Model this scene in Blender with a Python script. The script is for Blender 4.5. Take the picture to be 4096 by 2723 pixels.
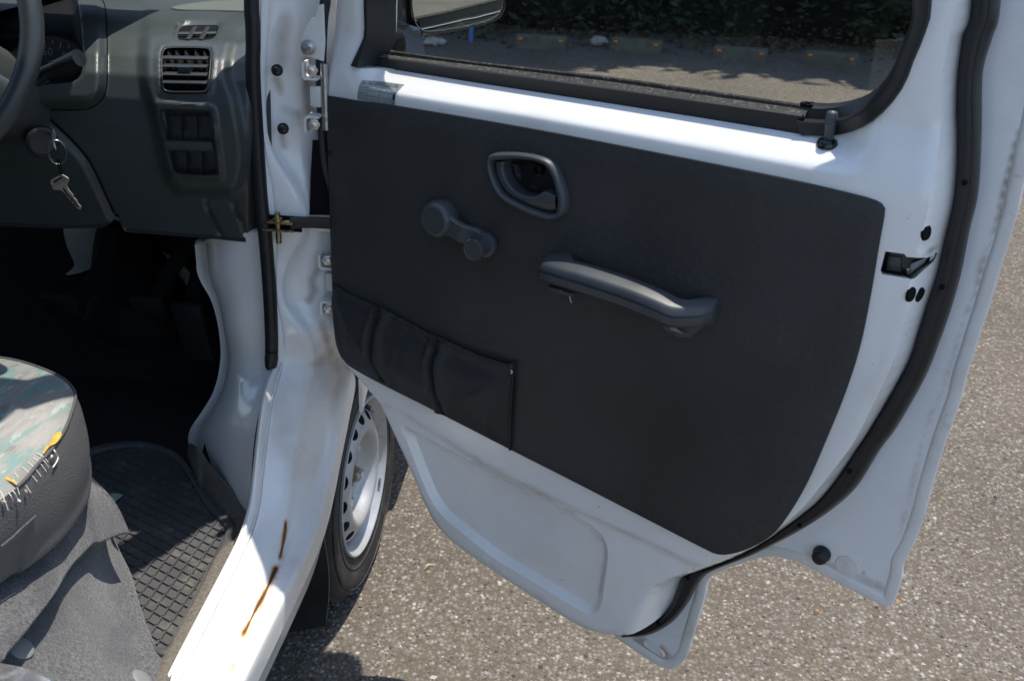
import bpy, bmesh, math, random
import numpy as np
from mathutils import Vector, Matrix
from mathutils.geometry import delaunay_2d_cdt
random.seed(7); rng = np.random.default_rng(7)
for o in list(bpy.data.objects): bpy.data.objects.remove(o)
SC = bpy.context.scene; COL = SC.collection
R = math.radians

# ------------------------------------------------------------------ camera, sky, sun, exposure
# world: +Y = forward direction of the van, +X = its right side, metres, ground z = 0
PW, PH, FPX = 4096.0, 2723.0, 4237.0
CAM = np.array([.46, -1.88, 1.472]); YAW, PITCH, ROLL = -.084, .432, .042
def _axes():
    cy, sy, cp, sp = math.cos(YAW), math.sin(YAW), math.cos(PITCH), math.sin(PITCH)
    f = np.array([sy*cp, cy*cp, -sp]); r = np.array([cy, -sy, 0.]); u = np.cross(r, f)
    cr, sr = math.cos(ROLL), math.sin(ROLL)
    return cr*r+sr*u, -sr*r+cr*u, f
CR_, CU_, CF_ = _axes()
cd = bpy.data.cameras.new('camera'); cam = bpy.data.objects.new('camera', cd); COL.objects.link(cam)
cd.sensor_fit = 'HORIZONTAL'; cd.sensor_width = 23.2; cd.lens = FPX*23.2/PW
cd.clip_start = .02; cd.clip_end = 500
cd.dof.use_dof = True; cd.dof.focus_distance = 1.75; cd.dof.aperture_fstop = 7.1
M = Matrix.Identity(4)
for i in range(3):
    M[i][0], M[i][1], M[i][2], M[i][3] = CR_[i], CU_[i], -CF_[i], CAM[i]
cam.matrix_world = M; SC.camera = cam

SUN = Vector((.17, .20, 1)).normalized()
W = bpy.data.worlds.new('World'); SC.world = W; W.use_nodes = True
wn = W.node_tree.nodes; wl = W.node_tree.links
sky = wn.new('ShaderNodeTexSky'); sky.sky_type = 'NISHITA'; sky.sun_disc = False
sky.sun_elevation = math.asin(SUN.z); sky.sun_rotation = math.atan2(SUN.x, SUN.y)
sky.air_density = 1.0; sky.dust_density = .9; sky.ozone_density = 1.0
wl.new(sky.outputs[0], wn['Background'].inputs[0]); wn['Background'].inputs[1].default_value = .15
sd_ = bpy.data.lights.new('sun', 'SUN'); sd_.energy = 4.0; sd_.angle = R(.55); sd_.color = (1, .92, .82)
so = bpy.data.objects.new('sun', sd_); COL.objects.link(so); so.location = (2, 3, 9)
so.rotation_euler = SUN.to_track_quat('Z', 'Y').to_euler()
vs = SC.view_settings; vs.view_transform = 'Standard'; vs.look = 'None'; vs.exposure = .80; vs.gamma = 1; vs.use_curve_mapping = False

# ------------------------------------------------------------------ survey helpers: sight line -> point on a real plane
def rays(p):
    p = np.asarray(p, float).reshape(-1, 2)
    return np.outer((p[:, 0]-PW/2)/FPX, CR_) - np.outer((p[:, 1]-PH/2)/FPX, CU_) + CF_
def onpl(p, P0, n):
    v = rays(p); n = np.asarray(n, float)
    return CAM + v*(((np.asarray(P0, float)-CAM)@n)/(v@n))[:, None]
def PX(p, x): 
    v = rays(p); return CAM + v*((x-CAM[0])/v[:, 0])[:, None]
def PY(p, y): 
    v = rays(p); return CAM + v*((y-CAM[1])/v[:, 1])[:, None]
def PZ(p, z): 
    v = rays(p); return CAM + v*((z-CAM[2])/v[:, 2])[:, None]
# door frame of reference: s along the door from its hinge, z up, d towards the cabin side
PHI = 1.098; DO = np.array([0, -.247, 0.])
ES = np.array([math.sin(PHI), -math.cos(PHI), 0]); EN = -np.array([math.cos(PHI), math.sin(PHI), 0])
def DW(s, z, d):
    s, z, d = np.broadcast_arrays(np.asarray(s, float), z, d)
    return DO + s[..., None]*ES + d[..., None]*EN + z[..., None]*np.array([0, 0, 1.])
def DD(p, d):
    p = np.asarray(p, float).reshape(-1, 2); d = np.broadcast_to(np.asarray(d, float), (len(p),))
    v = rays(p); t = (((DO-CAM)@EN)+d)/(v@EN); q = CAM+v*t[:, None]-DO
    return np.stack([q@ES, q[:, 2]], 1)
def crop(x0, y0, k, pts): return [(x0+k*a, y0+k*b) for a, b in pts]

# ------------------------------------------------------------------ geometry helpers
def cr(P, n=6, closed=False):
    P = np.asarray(P, float); N = len(P); out = []
    idx = range(N if closed else N-1)
    for i in idx:
        if closed: a, b, c, d = P[(i-1) % N], P[i], P[(i+1) % N], P[(i+2) % N]
        else: a, b, c, d = P[max(i-1, 0)], P[i], P[i+1], P[min(i+2, N-1)]
        for k in range(n):
            t = k/n
            out.append(.5*((2*b)+(c-a)*t+(2*a-5*b+4*c-d)*t*t+(3*b-a-3*c+d)*t**3))
    if not closed: out.append(P[-1])
    return np.array(out)
def resamp(P, n, closed=False):
    P = np.asarray(P, float)
    if closed: P = np.vstack([P, P[:1]])
    L = np.r_[0, np.cumsum(np.linalg.norm(np.diff(P, axis=0), axis=1))]
    t = np.linspace(0, L[-1], n+1)[:-1] if closed else np.linspace(0, L[-1], n)
    return np.stack([np.interp(t, L, P[:, k]) for k in range(P.shape[1])], 1)
def pdist(Q, P, closed=True):
    Q = np.asarray(Q, float); P = np.asarray(P, float); A = P if closed else P[:-1]; B = np.roll(P, -1, 0) if closed else P[1:]
    best = np.full(len(Q), 1e9)
    for a, b in zip(A, B):
        ab = b-a; t = np.clip(((Q-a)@ab)/max(ab@ab, 1e-15), 0, 1)
        best = np.minimum(best, np.linalg.norm(Q-a-t[:, None]*ab, axis=1))
    return best
def inside(Q, P):
    Q = np.asarray(Q, float); P = np.asarray(P, float); r = np.zeros(len(Q), bool); x, y = Q[:, 0], Q[:, 1]
    for (x1, y1), (x2, y2) in zip(P, np.roll(P, -1, 0)):
        if y1 == y2: continue
        c = ((y1 > y) != (y2 > y)) & (x < (x2-x1)*(y-y1)/(y2-y1)+x1)
        r ^= c
    return r
def sdist(Q, P):  # negative inside
    return np.where(inside(Q, P), -1, 1)*pdist(Q, P)
def sm(x, a=0., b=1.):
    t = np.clip((np.asarray(x, float)-a)/(b-a), 0, 1); return t*t*(3-2*t)
def sheet(outline, spacing, holes=(), extra=None, lines=()):
    out = np.asarray(outline, float); lo, hi = out.min(0), out.max(0)
    gx, gy = np.meshgrid(np.arange(lo[0], hi[0]+spacing, spacing), np.arange(lo[1], hi[1]+spacing, spacing))
    gx[1::2] += spacing*.5
    G = np.stack([gx.ravel(), gy.ravel()], 1)
    G = G[inside(G, out)]; G = G[pdist(G, out) > spacing*.45]
    for h in holes:
        h = np.asarray(h); G = G[~inside(G, h)]; G = G[pdist(G, h) > spacing*.3]
    for l, cl in lines: G = G[pdist(G, np.asarray(l), cl) > spacing*.4]
    V = [tuple(p) for p in out]; E = [(i, (i+1) % len(out)) for i in range(len(out))]
    for h in holes:
        b = len(V); V += [tuple(p) for p in h]; E += [(b+i, b+(i+1) % len(h)) for i in range(len(h))]
    for l, cl in lines:
        b = len(V); m_ = len(l); V += [tuple(p) for p in l]; E += [(b+i, b+(i+1) % m_) for i in range(m_ if cl else m_-1)]
    V += [tuple(p) for p in G]
    if extra is not None: V += [tuple(p) for p in extra]
    r = delaunay_2d_cdt([Vector(v) for v in V], E, [], 0, 1e-7)
    P = np.array([tuple(v) for v in r[0]]); F = np.array([tuple(f) for f in r[2] if len(f) == 3])
    c = P[F].mean(1); keep = inside(c, out)
    for h in holes: keep &= ~inside(c, np.asarray(h))
    return P, [tuple(int(i) for i in f) for f in F[keep]]
def bnd_loop(P, outline):   # index of the sheet's vertices that lie on a given outline, in order
    out = np.asarray(outline); idx = []
    for q in out: idx.append(int(np.argmin(((P-q)**2).sum(1))))
    return idx
def grid_faces(nu, nv, cu=False, cv=False):
    F = []
    for i in range(nu if cu else nu-1):
        for j in range(nv if cv else nv-1):
            a = i*nv+j; b = ((i+1) % nu)*nv+j; c = ((i+1) % nu)*nv+(j+1) % nv; d = i*nv+(j+1) % nv
            F.append((a, b, c, d))
    return F
def loft(rails, along=4, across=4, closed_along=False, closed_across=False, smooth_across=True):
    Rl = [cr(r, along, closed_along) if along > 1 else np.asarray(r, float) for r in rails]
    A = np.stack(Rl, 1)           # n x m x 3
    if across > 1:
        if smooth_across: A = np.stack([cr(a, across, closed_across) for a in A])
        else:
            t = np.linspace(0, A.shape[1]-1, (A.shape[1]-1)*across+1); i = np.minimum(t.astype(int), A.shape[1]-2); f = (t-i)[None, :, None]
            A = A[:, i]*(1-f)+A[:, i+1]*f
    n, m = A.shape[:2]
    return A.reshape(-1, 3), grid_faces(n, m, closed_along, closed_across)
def sweep(path, prof, up=(0, 0, 1), closed=False, scale=None, caps=True):
    P = np.asarray(path, float); prof = np.asarray(prof, float); n = len(P); V = []
    T = np.gradient(P, axis=0) if not closed else (np.roll(P, -1, 0)-np.roll(P, 1, 0))
    T /= np.linalg.norm(T, axis=1)[:, None]; up = np.asarray(up, float)
    ups = np.broadcast_to(up, P.shape)
    for i in range(n):
        s = np.cross(T[i], ups[i]); s /= max(np.linalg.norm(s), 1e-9); u = np.cross(s, T[i])
        k = 1 if scale is None else scale[i]
        V += [P[i]+k*(a*s+b*u) for a, b in prof]
    m = len(prof); F = grid_faces(n, m, closed, True)
    if caps and not closed: F += [tuple(range(m))[::-1], tuple(range((n-1)*m, n*m))]
    return np.array(V), F
def circ(r, n=12, ry=None): 
    a = np.arange(n)*2*math.pi/n; return np.stack([r*np.cos(a), (ry or r)*np.sin(a)], 1)
def tube(path, r, n=10, up=(0, 0, 1), **k): return sweep(path, circ(r, n), up, **k)
def basis(n, up=(0, 0, 1)):
    n = np.asarray(n, float); n = n/np.linalg.norm(n); a = np.cross(up, n)
    if np.linalg.norm(a) < 1e-6: a = np.cross((0, 1, 0), n)
    a /= np.linalg.norm(a); return a, np.cross(n, a), n
def lathe(c, axis, prof, n=32, up=(0, 0, 1)):   # prof: (radius, height along axis)
    a, b, w = basis(axis, up); V = []
    for r, h in prof:
        for k in range(n):
            t = 2*math.pi*k/n; V.append(np.asarray(c)+w*h+r*(math.cos(t)*a+math.sin(t)*b))
    return np.array(V), grid_faces(len(prof), n, False, True)
def merge(*parts):
    V = []; F = []; o = 0
    for v, f in parts:
        V.append(np.asarray(v, float)); F += [tuple(i+o for i in q) for q in f]; o += len(v)
    return np.vstack(V), F
def boxvf(lo, hi, c=(0, 0, 0), ax=None):
    lo, hi = np.asarray(lo, float), np.asarray(hi, float)
    V = np.array([[x, y, z] for x in (lo[0], hi[0]) for y in (lo[1], hi[1]) for z in (lo[2], hi[2])])
    if ax is not None: V = np.asarray(c)+V@np.asarray(ax)
    else: V = V+np.asarray(c)
    return V, [(0, 1, 3, 2), (4, 6, 7, 5), (0, 4, 5, 1), (2, 3, 7, 6), (0, 2, 6, 4), (1, 5, 7, 3)]
def extrude(V, F, vec, loop=None):
    # closes a sheet into a slab; loop = ordered boundary indices (list of loops)
    V = np.asarray(V, float); n = len(V); V2 = np.vstack([V, V+np.asarray(vec)]); F2 = list(F)+[tuple(i+n for i in f)[::-1] for f in F]
    cnt = {}
    for f in F:
        for a, b in zip(f, f[1:]+f[:1]): cnt[(a, b)] = cnt.get((a, b), 0)+1
    for (a, b) in cnt:
        if (b, a) not in cnt: F2.append((b, a, a+n, b+n))
    return V2, F2
THINGS = {}
from mathutils.bvhtree import BVHTree
_bvh = {}
def hit(obj, px, lift=0.):      # where a sight line meets a finished part: point (lifted along its normal) and normal
    if obj.name not in _bvh:
        _bvh[obj.name] = BVHTree.FromPolygons([v.co[:] for v in obj.data.vertices], [p.vertices[:] for p in obj.data.polygons])
    P = []; Nn = []
    for v in rays(px):
        d = Vector(v).normalized(); loc, nr, i, t = _bvh[obj.name].ray_cast(Vector(CAM), d, 30)
        if loc is None: loc, nr, i, t = _bvh[obj.name].find_nearest(Vector(CAM)+d*float(np.linalg.norm(np.array(obj.data.vertices[0].co)-CAM)))
        nr = nr if nr.dot(d) < 0 else -nr
        P.append(np.array(loc)+np.array(nr)*lift); Nn.append(np.array(nr))
    return np.array(P), np.array(Nn)
def attr(obj, name, vals):
    a = obj.data.attributes.new(name, 'FLOAT', 'POINT'); a.data.foreach_set('value', np.asarray(vals, float))
def pixof(obj):
    V = np.array([v.co[:] for v in obj.data.vertices])-CAM; z = V@CF_; return np.stack([PW/2+FPX*(V@CR_)/z, PH/2-FPX*(V@CU_)/z], 1)
def rusty(m):                    # adds wear driven by the 'rust' and 'grime' attributes of the mesh
    nt = m.node_tree; N = nt.nodes; L = nt.links; b = N['Principled BSDF']; src = b.inputs['Base Color'].links[0].from_socket
    tc = N.new('ShaderNodeTexCoord')
    def layer(src, at, sc, lo, hi, col, amt):
        a = N.new('ShaderNodeAttribute'); a.attribute_name = at; n = N.new('ShaderNodeTexNoise'); n.inputs['Scale'].default_value = sc; n.inputs['Detail'].default_value = 6; L.new(tc.outputs['Object'], n.inputs['Vector'])
        mu = N.new('ShaderNodeMath'); mu.operation = 'MULTIPLY_ADD'; mu.inputs[1].default_value = amt; L.new(n.outputs[0], mu.inputs[0]); L.new(a.outputs['Fac'], mu.inputs[2])
        r = N.new('ShaderNodeMapRange'); r.inputs['From Min'].default_value = lo+amt*.5; r.inputs['From Max'].default_value = hi+amt*.5; L.new(mu.outputs[0], r.inputs[0])
        x = N.new('ShaderNodeMix'); x.data_type = 'RGBA'; L.new(r.outputs[0], x.inputs[0]); L.new(src, x.inputs[6]); x.inputs[7].default_value = (*col, 1); return x.outputs[2], r.outputs[0]
    src, _ = layer(src, 'grime', 30, .15, 1.0, (.26, .22, .17), .7)
    src, _ = layer(src, 'rust', 45, .10, .60, (.50, .33, .14), .6)
    src, f = layer(src, 'rust', 55, .44, .78, (.25, .105, .03), .8)
    src, f2 = layer(src, 'rust', 40, .86, 1.1, (.06, .032, .018), .9)
    L.new(src, b.inputs['Base Color'])
    r0 = b.inputs['Roughness'].links[0].from_socket if b.inputs['Roughness'].links else None
    mr = N.new('ShaderNodeMix'); mr.data_type = 'FLOAT'; L.new(f, mr.inputs[0]); mr.inputs[3].default_value = .9
    if r0: L.new(r0, mr.inputs[2])
    else: mr.inputs[2].default_value = b.inputs['Roughness'].default_value
    L.new(mr.outputs[0], b.inputs['Roughness'])
    ct = N.new('ShaderNodeMapRange'); ct.inputs['To Min'].default_value = b.inputs['Coat Weight'].default_value; ct.inputs['To Max'].default_value = 0; L.new(f, ct.inputs[0]); L.new(ct.outputs[0], b.inputs['Coat Weight'])
    return m
def mk(name, vf, mat, parent=None, ang=35, bevel=0, recalc=True, tris=True):
    V, F = vf
    me = bpy.data.meshes.new(name); me.from_pydata([tuple(map(float, v)) for v in V], [], F)
    if bevel or recalc:
        bm = bmesh.new(); bm.from_mesh(me)
        if recalc: bmesh.ops.remove_doubles(bm, verts=bm.verts, dist=1e-6); bmesh.ops.recalc_face_normals(bm, faces=bm.faces)
        if bevel:
            eds = [e for e in bm.edges if len(e.link_faces) == 2 and e.calc_face_angle(0) > R(30)]
            bmesh.ops.bevel(bm, geom=eds, offset=bevel, segments=2, affect='EDGES', profile=.6)
        bm.to_mesh(me); bm.free()
    me.polygons.foreach_set('use_smooth', [True]*len(me.polygons)); me.set_sharp_from_angle(angle=R(ang))
    o = bpy.data.objects.new(name, me); COL.objects.link(o); me.materials.append(mat)
    if parent: adopt(o, parent)
    return o
def adopt(o, parent):
    o.parent = parent; Mx = Matrix.Identity(4); p = parent
    chain = []
    while p: chain.append(p); p = p.parent
    for p in reversed(chain): Mx = Mx @ p.matrix_parent_inverse @ p.matrix_basis
    o.matrix_parent_inverse = Mx.inverted()
def empty(name, loc, label, cat, group=None):
    o = bpy.data.objects.new(name, None); COL.objects.link(o); o.location = loc; o.empty_display_size = .05
    tag(o, label, cat, group); return o
def tag(o, label, cat=None, group=None):
    o['label'] = label
    if cat: o['category'] = cat
    if group: o['group'] = group
    return o

# ------------------------------------------------------------------ materials
def mat(name, col, rough=.5, spec=.5, metal=0, var=0, vscale=8, bump=0, bscale=200, bdist=.001, dirt=None, coat=0, detail=4, stretch=None, btype='noise', sheen=0):
    m = bpy.data.materials.new(name); m.use_nodes = True; nt = m.node_tree; N = nt.nodes; L = nt.links
    b = N['Principled BSDF']; b.inputs['Roughness'].default_value = rough; b.inputs['Metallic'].default_value = metal
    b.inputs['Specular IOR Level'].default_value = spec; b.inputs['Coat Weight'].default_value = coat; b.inputs['Coat Roughness'].default_value = .06
    if sheen: b.inputs['Sheen Weight'].default_value = sheen
    tc = N.new('ShaderNodeTexCoord'); src = tc.outputs['Object']
    if stretch:
        mp = N.new('ShaderNodeMapping'); mp.inputs['Scale'].default_value = stretch; L.new(src, mp.inputs[0]); src = mp.outputs[0]
    out = None
    rgb = N.new('ShaderNodeRGB'); rgb.outputs[0].default_value = (*col, 1); out = rgb.outputs[0]
    if var:
        n = N.new('ShaderNodeTexNoise'); n.inputs['Scale'].default_value = vscale; n.inputs['Detail'].default_value = detail; L.new(src, n.inputs['Vector'])
        hs = N.new('ShaderNodeHueSaturation'); mr = N.new('ShaderNodeMapRange'); mr.inputs['From Min'].default_value = .3; mr.inputs['From Max'].default_value = .7
        mr.inputs['To Min'].default_value = 1-var; mr.inputs['To Max'].default_value = 1+var
        L.new(n.outputs[0], mr.inputs[0]); L.new(mr.outputs[0], hs.inputs['Value']); L.new(out, hs.inputs['Color']); out = hs.outputs[0]
        r2 = N.new('ShaderNodeMapRange'); r2.inputs['From Min'].default_value = .3; r2.inputs['From Max'].default_value = .7
        r2.inputs['To Min'].default_value = max(rough-.06, .03); r2.inputs['To Max'].default_value = min(rough+.08, 1); L.new(n.outputs[0], r2.inputs[0]); L.new(r2.outputs[0], b.inputs['Roughness'])
    if dirt:   # (colour, noise scale, low, high)
        for dcol, dsc, lo, hi, amt in dirt:
            n = N.new('ShaderNodeTexNoise'); n.inputs['Scale'].default_value = dsc; n.inputs['Detail'].default_value = 8; n.inputs['Roughness'].default_value = .62; L.new(src, n.inputs['Vector'])
            rr = N.new('ShaderNodeMapRange'); rr.inputs['From Min'].default_value = lo; rr.inputs['From Max'].default_value = hi; rr.inputs['To Max'].default_value = amt; L.new(n.outputs[0], rr.inputs[0])
            mx = N.new('ShaderNodeMix'); mx.data_type = 'RGBA'; L.new(rr.outputs[0], mx.inputs[0]); L.new(out, mx.inputs[6]); mx.inputs[7].default_value = (*dcol, 1); out = mx.outputs[2]
    L.new(out, b.inputs['Base Color'])
    if bump:
        if btype == 'noise': n = N.new('ShaderNodeTexNoise'); n.inputs['Detail'].default_value = 3; o_ = n.outputs[0]
        else: n = N.new('ShaderNodeTexVoronoi'); o_ = n.outputs['Distance']
        n.inputs['Scale'].default_value = bscale; L.new(src, n.inputs['Vector'])
        bp = N.new('ShaderNodeBump'); bp.inputs['Strength'].default_value = bump; bp.inputs['Distance'].default_value = bdist; L.new(o_, bp.inputs['Height']); L.new(bp.outputs[0], b.inputs['Normal'])
    m['bsdf'] = 1
    return m
GRIME = (.30, .27, .22)
WHITE = mat('white_paint', (.79, .785, .765), .22, .5, coat=.35, var=.02, vscale=5, dirt=[((.50, .47, .42), 6, .52, .80, .35), ((.13, .10, .075), 95, .70, .725, .8)], bump=.03, bscale=60, bdist=.002)
WHITED = mat('white_paint_grimy', (.72, .715, .69), .3, .5, coat=.15, var=.04, vscale=6, dirt=[((.44, .39, .32), 9, .50, .74, .55), ((.16, .13, .10), 22, .62, .78, .5), ((.10, .08, .06), 150, .71, .75, .8)], bump=.04, bscale=60, bdist=.002)
VINYL = mat('black_vinyl', (.0325, .0325, .0330), .56, .4, var=.22, vscale=5, detail=12, bump=.8, bscale=110, bdist=.0016, dirt=[((.065, .065, .062), 14, .60, .80, .45), ((.09, .09, .085), 130, .70, .76, .5)])
POCKET = mat('pocket_vinyl', (.0225, .0235, .025), .58, .4, var=.12, vscale=9, bump=.25, bscale=380, bdist=.0005)
PLAST = mat('dark_plastic', (.050, .055, .061), .44, .6, var=.08, vscale=20, bump=.3, bscale=600, bdist=.0004)
RUBBER = mat('black_rubber', (.011, .012, .014), .42, .45, var=.2, vscale=14, bump=.1, bscale=300, bdist=.0005, dirt=[((.10, .095, .085), 30, .62, .8, .35)])
DUSTR = mat('dusty_rubber', (.05, .048, .044), .8, .2, var=.3, vscale=60, bump=.5, bscale=900, bdist=.0006, dirt=[((.25, .22, .18), 220, .52, .7, .7)])
BLACK = mat('gloss_black', (.006, .0065, .008), .18, .5, var=.1, vscale=8)
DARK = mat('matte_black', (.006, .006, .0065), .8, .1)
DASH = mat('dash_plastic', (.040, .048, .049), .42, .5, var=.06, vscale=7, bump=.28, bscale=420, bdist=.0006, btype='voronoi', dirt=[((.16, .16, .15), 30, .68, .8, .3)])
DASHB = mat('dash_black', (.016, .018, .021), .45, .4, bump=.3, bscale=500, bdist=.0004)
STEEL = mat('bare_steel', (.52, .53, .54), .33, .5, metal=1, var=.15, vscale=60, dirt=[((.12, .09, .06), 70, .58, .72, .6)])
BRASS = mat('zinc_brass', (.42, .34, .20), .35, .5, metal=1, var=.2, vscale=80, dirt=[((.06, .04, .02), 90, .5, .68, .8)])
RUST = mat('rust', (.11, .042, .016), .9, .2, var=.5, vscale=60, bump=.8, bscale=180, bdist=.002)
KEYM = mat('key_metal', (.62, .55, .42), .36, .5, metal=.75, var=.1, vscale=200)
RIM = mat('silver_rim_paint', (.36, .37, .375), .40, .5, metal=.35, var=.06, vscale=20, dirt=[((.20, .17, .13), 22, .56, .75, .65)])
TYRE = mat('tyre_rubber', (.026, .0255, .025), .72, .3, var=.2, vscale=25, bump=.3, bscale=160, bdist=.001, dirt=[((.12, .11, .10), 18, .5, .72, .5)])
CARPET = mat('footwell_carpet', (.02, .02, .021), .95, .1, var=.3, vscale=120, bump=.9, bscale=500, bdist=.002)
MATR = mat('mat_rubber', (.050, .051, .053), .62, .35, var=.14, vscale=12, bump=.15, bscale=300, bdist=.0006, dirt=[((.20, .18, .14), 24, .56, .76, .45)])
FELT = mat('grey_felt', (.088, .090, .093), .98, .05, var=.5, vscale=230, detail=8, bump=1.0, bscale=420, bdist=.0022, sheen=.25, dirt=[((.045, .048, .055), 6.0, .46, .60, .75), ((.33, .34, .35), 520, .60, .70, .6)])
SEATV = mat('seat_side_vinyl', (.075, .076, .078), .6, .35, var=.10, vscale=10, bump=.7, bscale=420, bdist=.0008, btype='voronoi')
FOAM = mat('seat_foam', (.62, .33, .06), .95, .1, var=.25, vscale=150, bump=.8, bscale=300, bdist=.002)
THREAD = mat('thread', (.66, .63, .56), .9, .1)
STEP = mat('grained_step_rubber', (.10, .092, .080), .8, .3, var=.2, vscale=60, bump=1, bscale=330, bdist=.002, btype='voronoi')
STICK = mat('sticker_silver', (.34, .385, .385), .38, .5, metal=.35, var=.08, vscale=40)
INK = mat('ink', (.02, .022, .024), .6, .3)
REFL = mat('orange_reflector', (.50, .14, .015), .25, .6)
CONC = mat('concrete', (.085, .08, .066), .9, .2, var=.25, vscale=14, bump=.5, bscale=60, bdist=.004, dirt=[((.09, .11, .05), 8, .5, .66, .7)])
MIRR = mat('mirror_silver', (.88, .89, .88), .015, .5, metal=1)
GREYPL = mat('grey_plastic_cap', (.23, .235, .235), .45, .5, var=.05, vscale=50)
COLCOV = mat('column_cover_plastic', (.045, .047, .046), .5, .45, bump=.5, bscale=500, bdist=.0005)
BLUEP = mat('blue_plastic', (.05, .10, .30), .5, .4)
def glassmat(name, tint, refl):
    m = bpy.data.materials.new(name); m.use_nodes = True; nt = m.node_tree; N = nt.nodes; L = nt.links; N.clear()
    o = N.new('ShaderNodeOutputMaterial'); t = N.new('ShaderNodeBsdfTransparent'); t.inputs[0].default_value = (*tint, 1)
    g = N.new('ShaderNodeBsdfGlossy'); g.inputs['Roughness'].default_value = .01; lw = N.new('ShaderNodeLayerWeight'); lw.inputs[0].default_value = .5; pw = N.new('ShaderNodeMath'); pw.operation = 'POWER'; pw.inputs[1].default_value = 5; L.new(lw.outputs['Facing'], pw.inputs[0])
    mu = N.new('ShaderNodeMath'); mu.operation = 'MULTIPLY_ADD'; mu.inputs[1].default_value = .95*refl; mu.inputs[2].default_value = .030*refl; L.new(pw.outputs[0], mu.inputs[0])
    mx = N.new('ShaderNodeMixShader'); L.new(mu.outputs[0], mx.inputs[0]); L.new(t.outputs[0], mx.inputs[1]); L.new(g.outputs[0], mx.inputs[2]); L.new(mx.outputs[0], o.inputs[0]); return m
GLASS = glassmat('tinted_glass', (.84, .87, .85), 1.0)
WSGL = glassmat('windscreen_glass', (.80, .84, .82), 1.0)
def seatfabric():
    m = mat('seat_fabric', (.3, .3, .3), .50, .5, sheen=.1); nt = m.node_tree; N = nt.nodes; L = nt.links; b = N['Principled BSDF']
    tc = N.new('ShaderNodeTexCoord')
    def streak(rot, sc, scale, seed):
        mp = N.new('ShaderNodeMapping'); mp.inputs['Scale'].default_value = sc; mp.inputs['Rotation'].default_value = (0, 0, rot); mp.inputs['Location'].default_value = (seed, seed*.7, 0); L.new(tc.outputs['Object'], mp.inputs[0])
        n = N.new('ShaderNodeTexNoise'); n.inputs['Scale'].default_value = scale; n.inputs['Detail'].default_value = 5; n.inputs['Roughness'].default_value = .62; n.inputs['Distortion'].default_value = .35; L.new(mp.outputs[0], n.inputs['Vector']); return n.outputs[0]
    def mixc(fac, lo, hi, a, bcol):
        r = N.new('ShaderNodeMapRange'); r.inputs['From Min'].default_value = lo; r.inputs['From Max'].default_value = hi; L.new(fac, r.inputs[0])
        x = N.new('ShaderNodeMix'); x.data_type = 'RGBA'; L.new(r.outputs[0], x.inputs[0])
        if isinstance(a, tuple): x.inputs[6].default_value = (*a, 1)
        else: L.new(a, x.inputs[6])
        x.inputs[7].default_value = (*bcol, 1); return x.outputs[2]
    c = mixc(streak(.5, (1, .24, 1), 60, 3), .40, .60, (.21, .207, .193), (.29, .287, .268))
    c = mixc(streak(-.6, (1, .32, 1), 46, 9), .51, .60, c, (.125, .24, .225))
    c = mixc(streak(.9, (1, .28, 1), 60, 17), .565, .63, c, (.30, .37, .345))
    c = mixc(streak(.1, (1, .22, 1), 70, 23), .60, .66, c, (.15, .15, .14))
    w2 = N.new('ShaderNodeTexWave'); w2.inputs['Scale'].default_value = 140; w2.inputs['Distortion'].default_value = .8; w2.inputs['Detail Scale'].default_value = 3; mp2 = N.new('ShaderNodeMapping'); mp2.inputs['Rotation'].default_value = (0, 0, .9); L.new(tc.outputs['Object'], mp2.inputs[0]); L.new(mp2.outputs[0], w2.inputs['Vector'])
    mx = N.new('ShaderNodeMix'); mx.data_type = 'RGBA'; mx.blend_type = 'MULTIPLY'; mx.inputs[0].default_value = .28; L.new(c, mx.inputs[6]); L.new(w2.outputs[0], mx.inputs[7]); L.new(mx.outputs[2], b.inputs['Base Color'])
    bp = N.new('ShaderNodeBump'); bp.inputs['Strength'].default_value = .5; bp.inputs['Distance'].default_value = .001; L.new(w2.outputs[0], bp.inputs['Height']); L.new(bp.outputs[0], b.inputs['Normal'])
    return m
SEATF = seatfabric()

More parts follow.
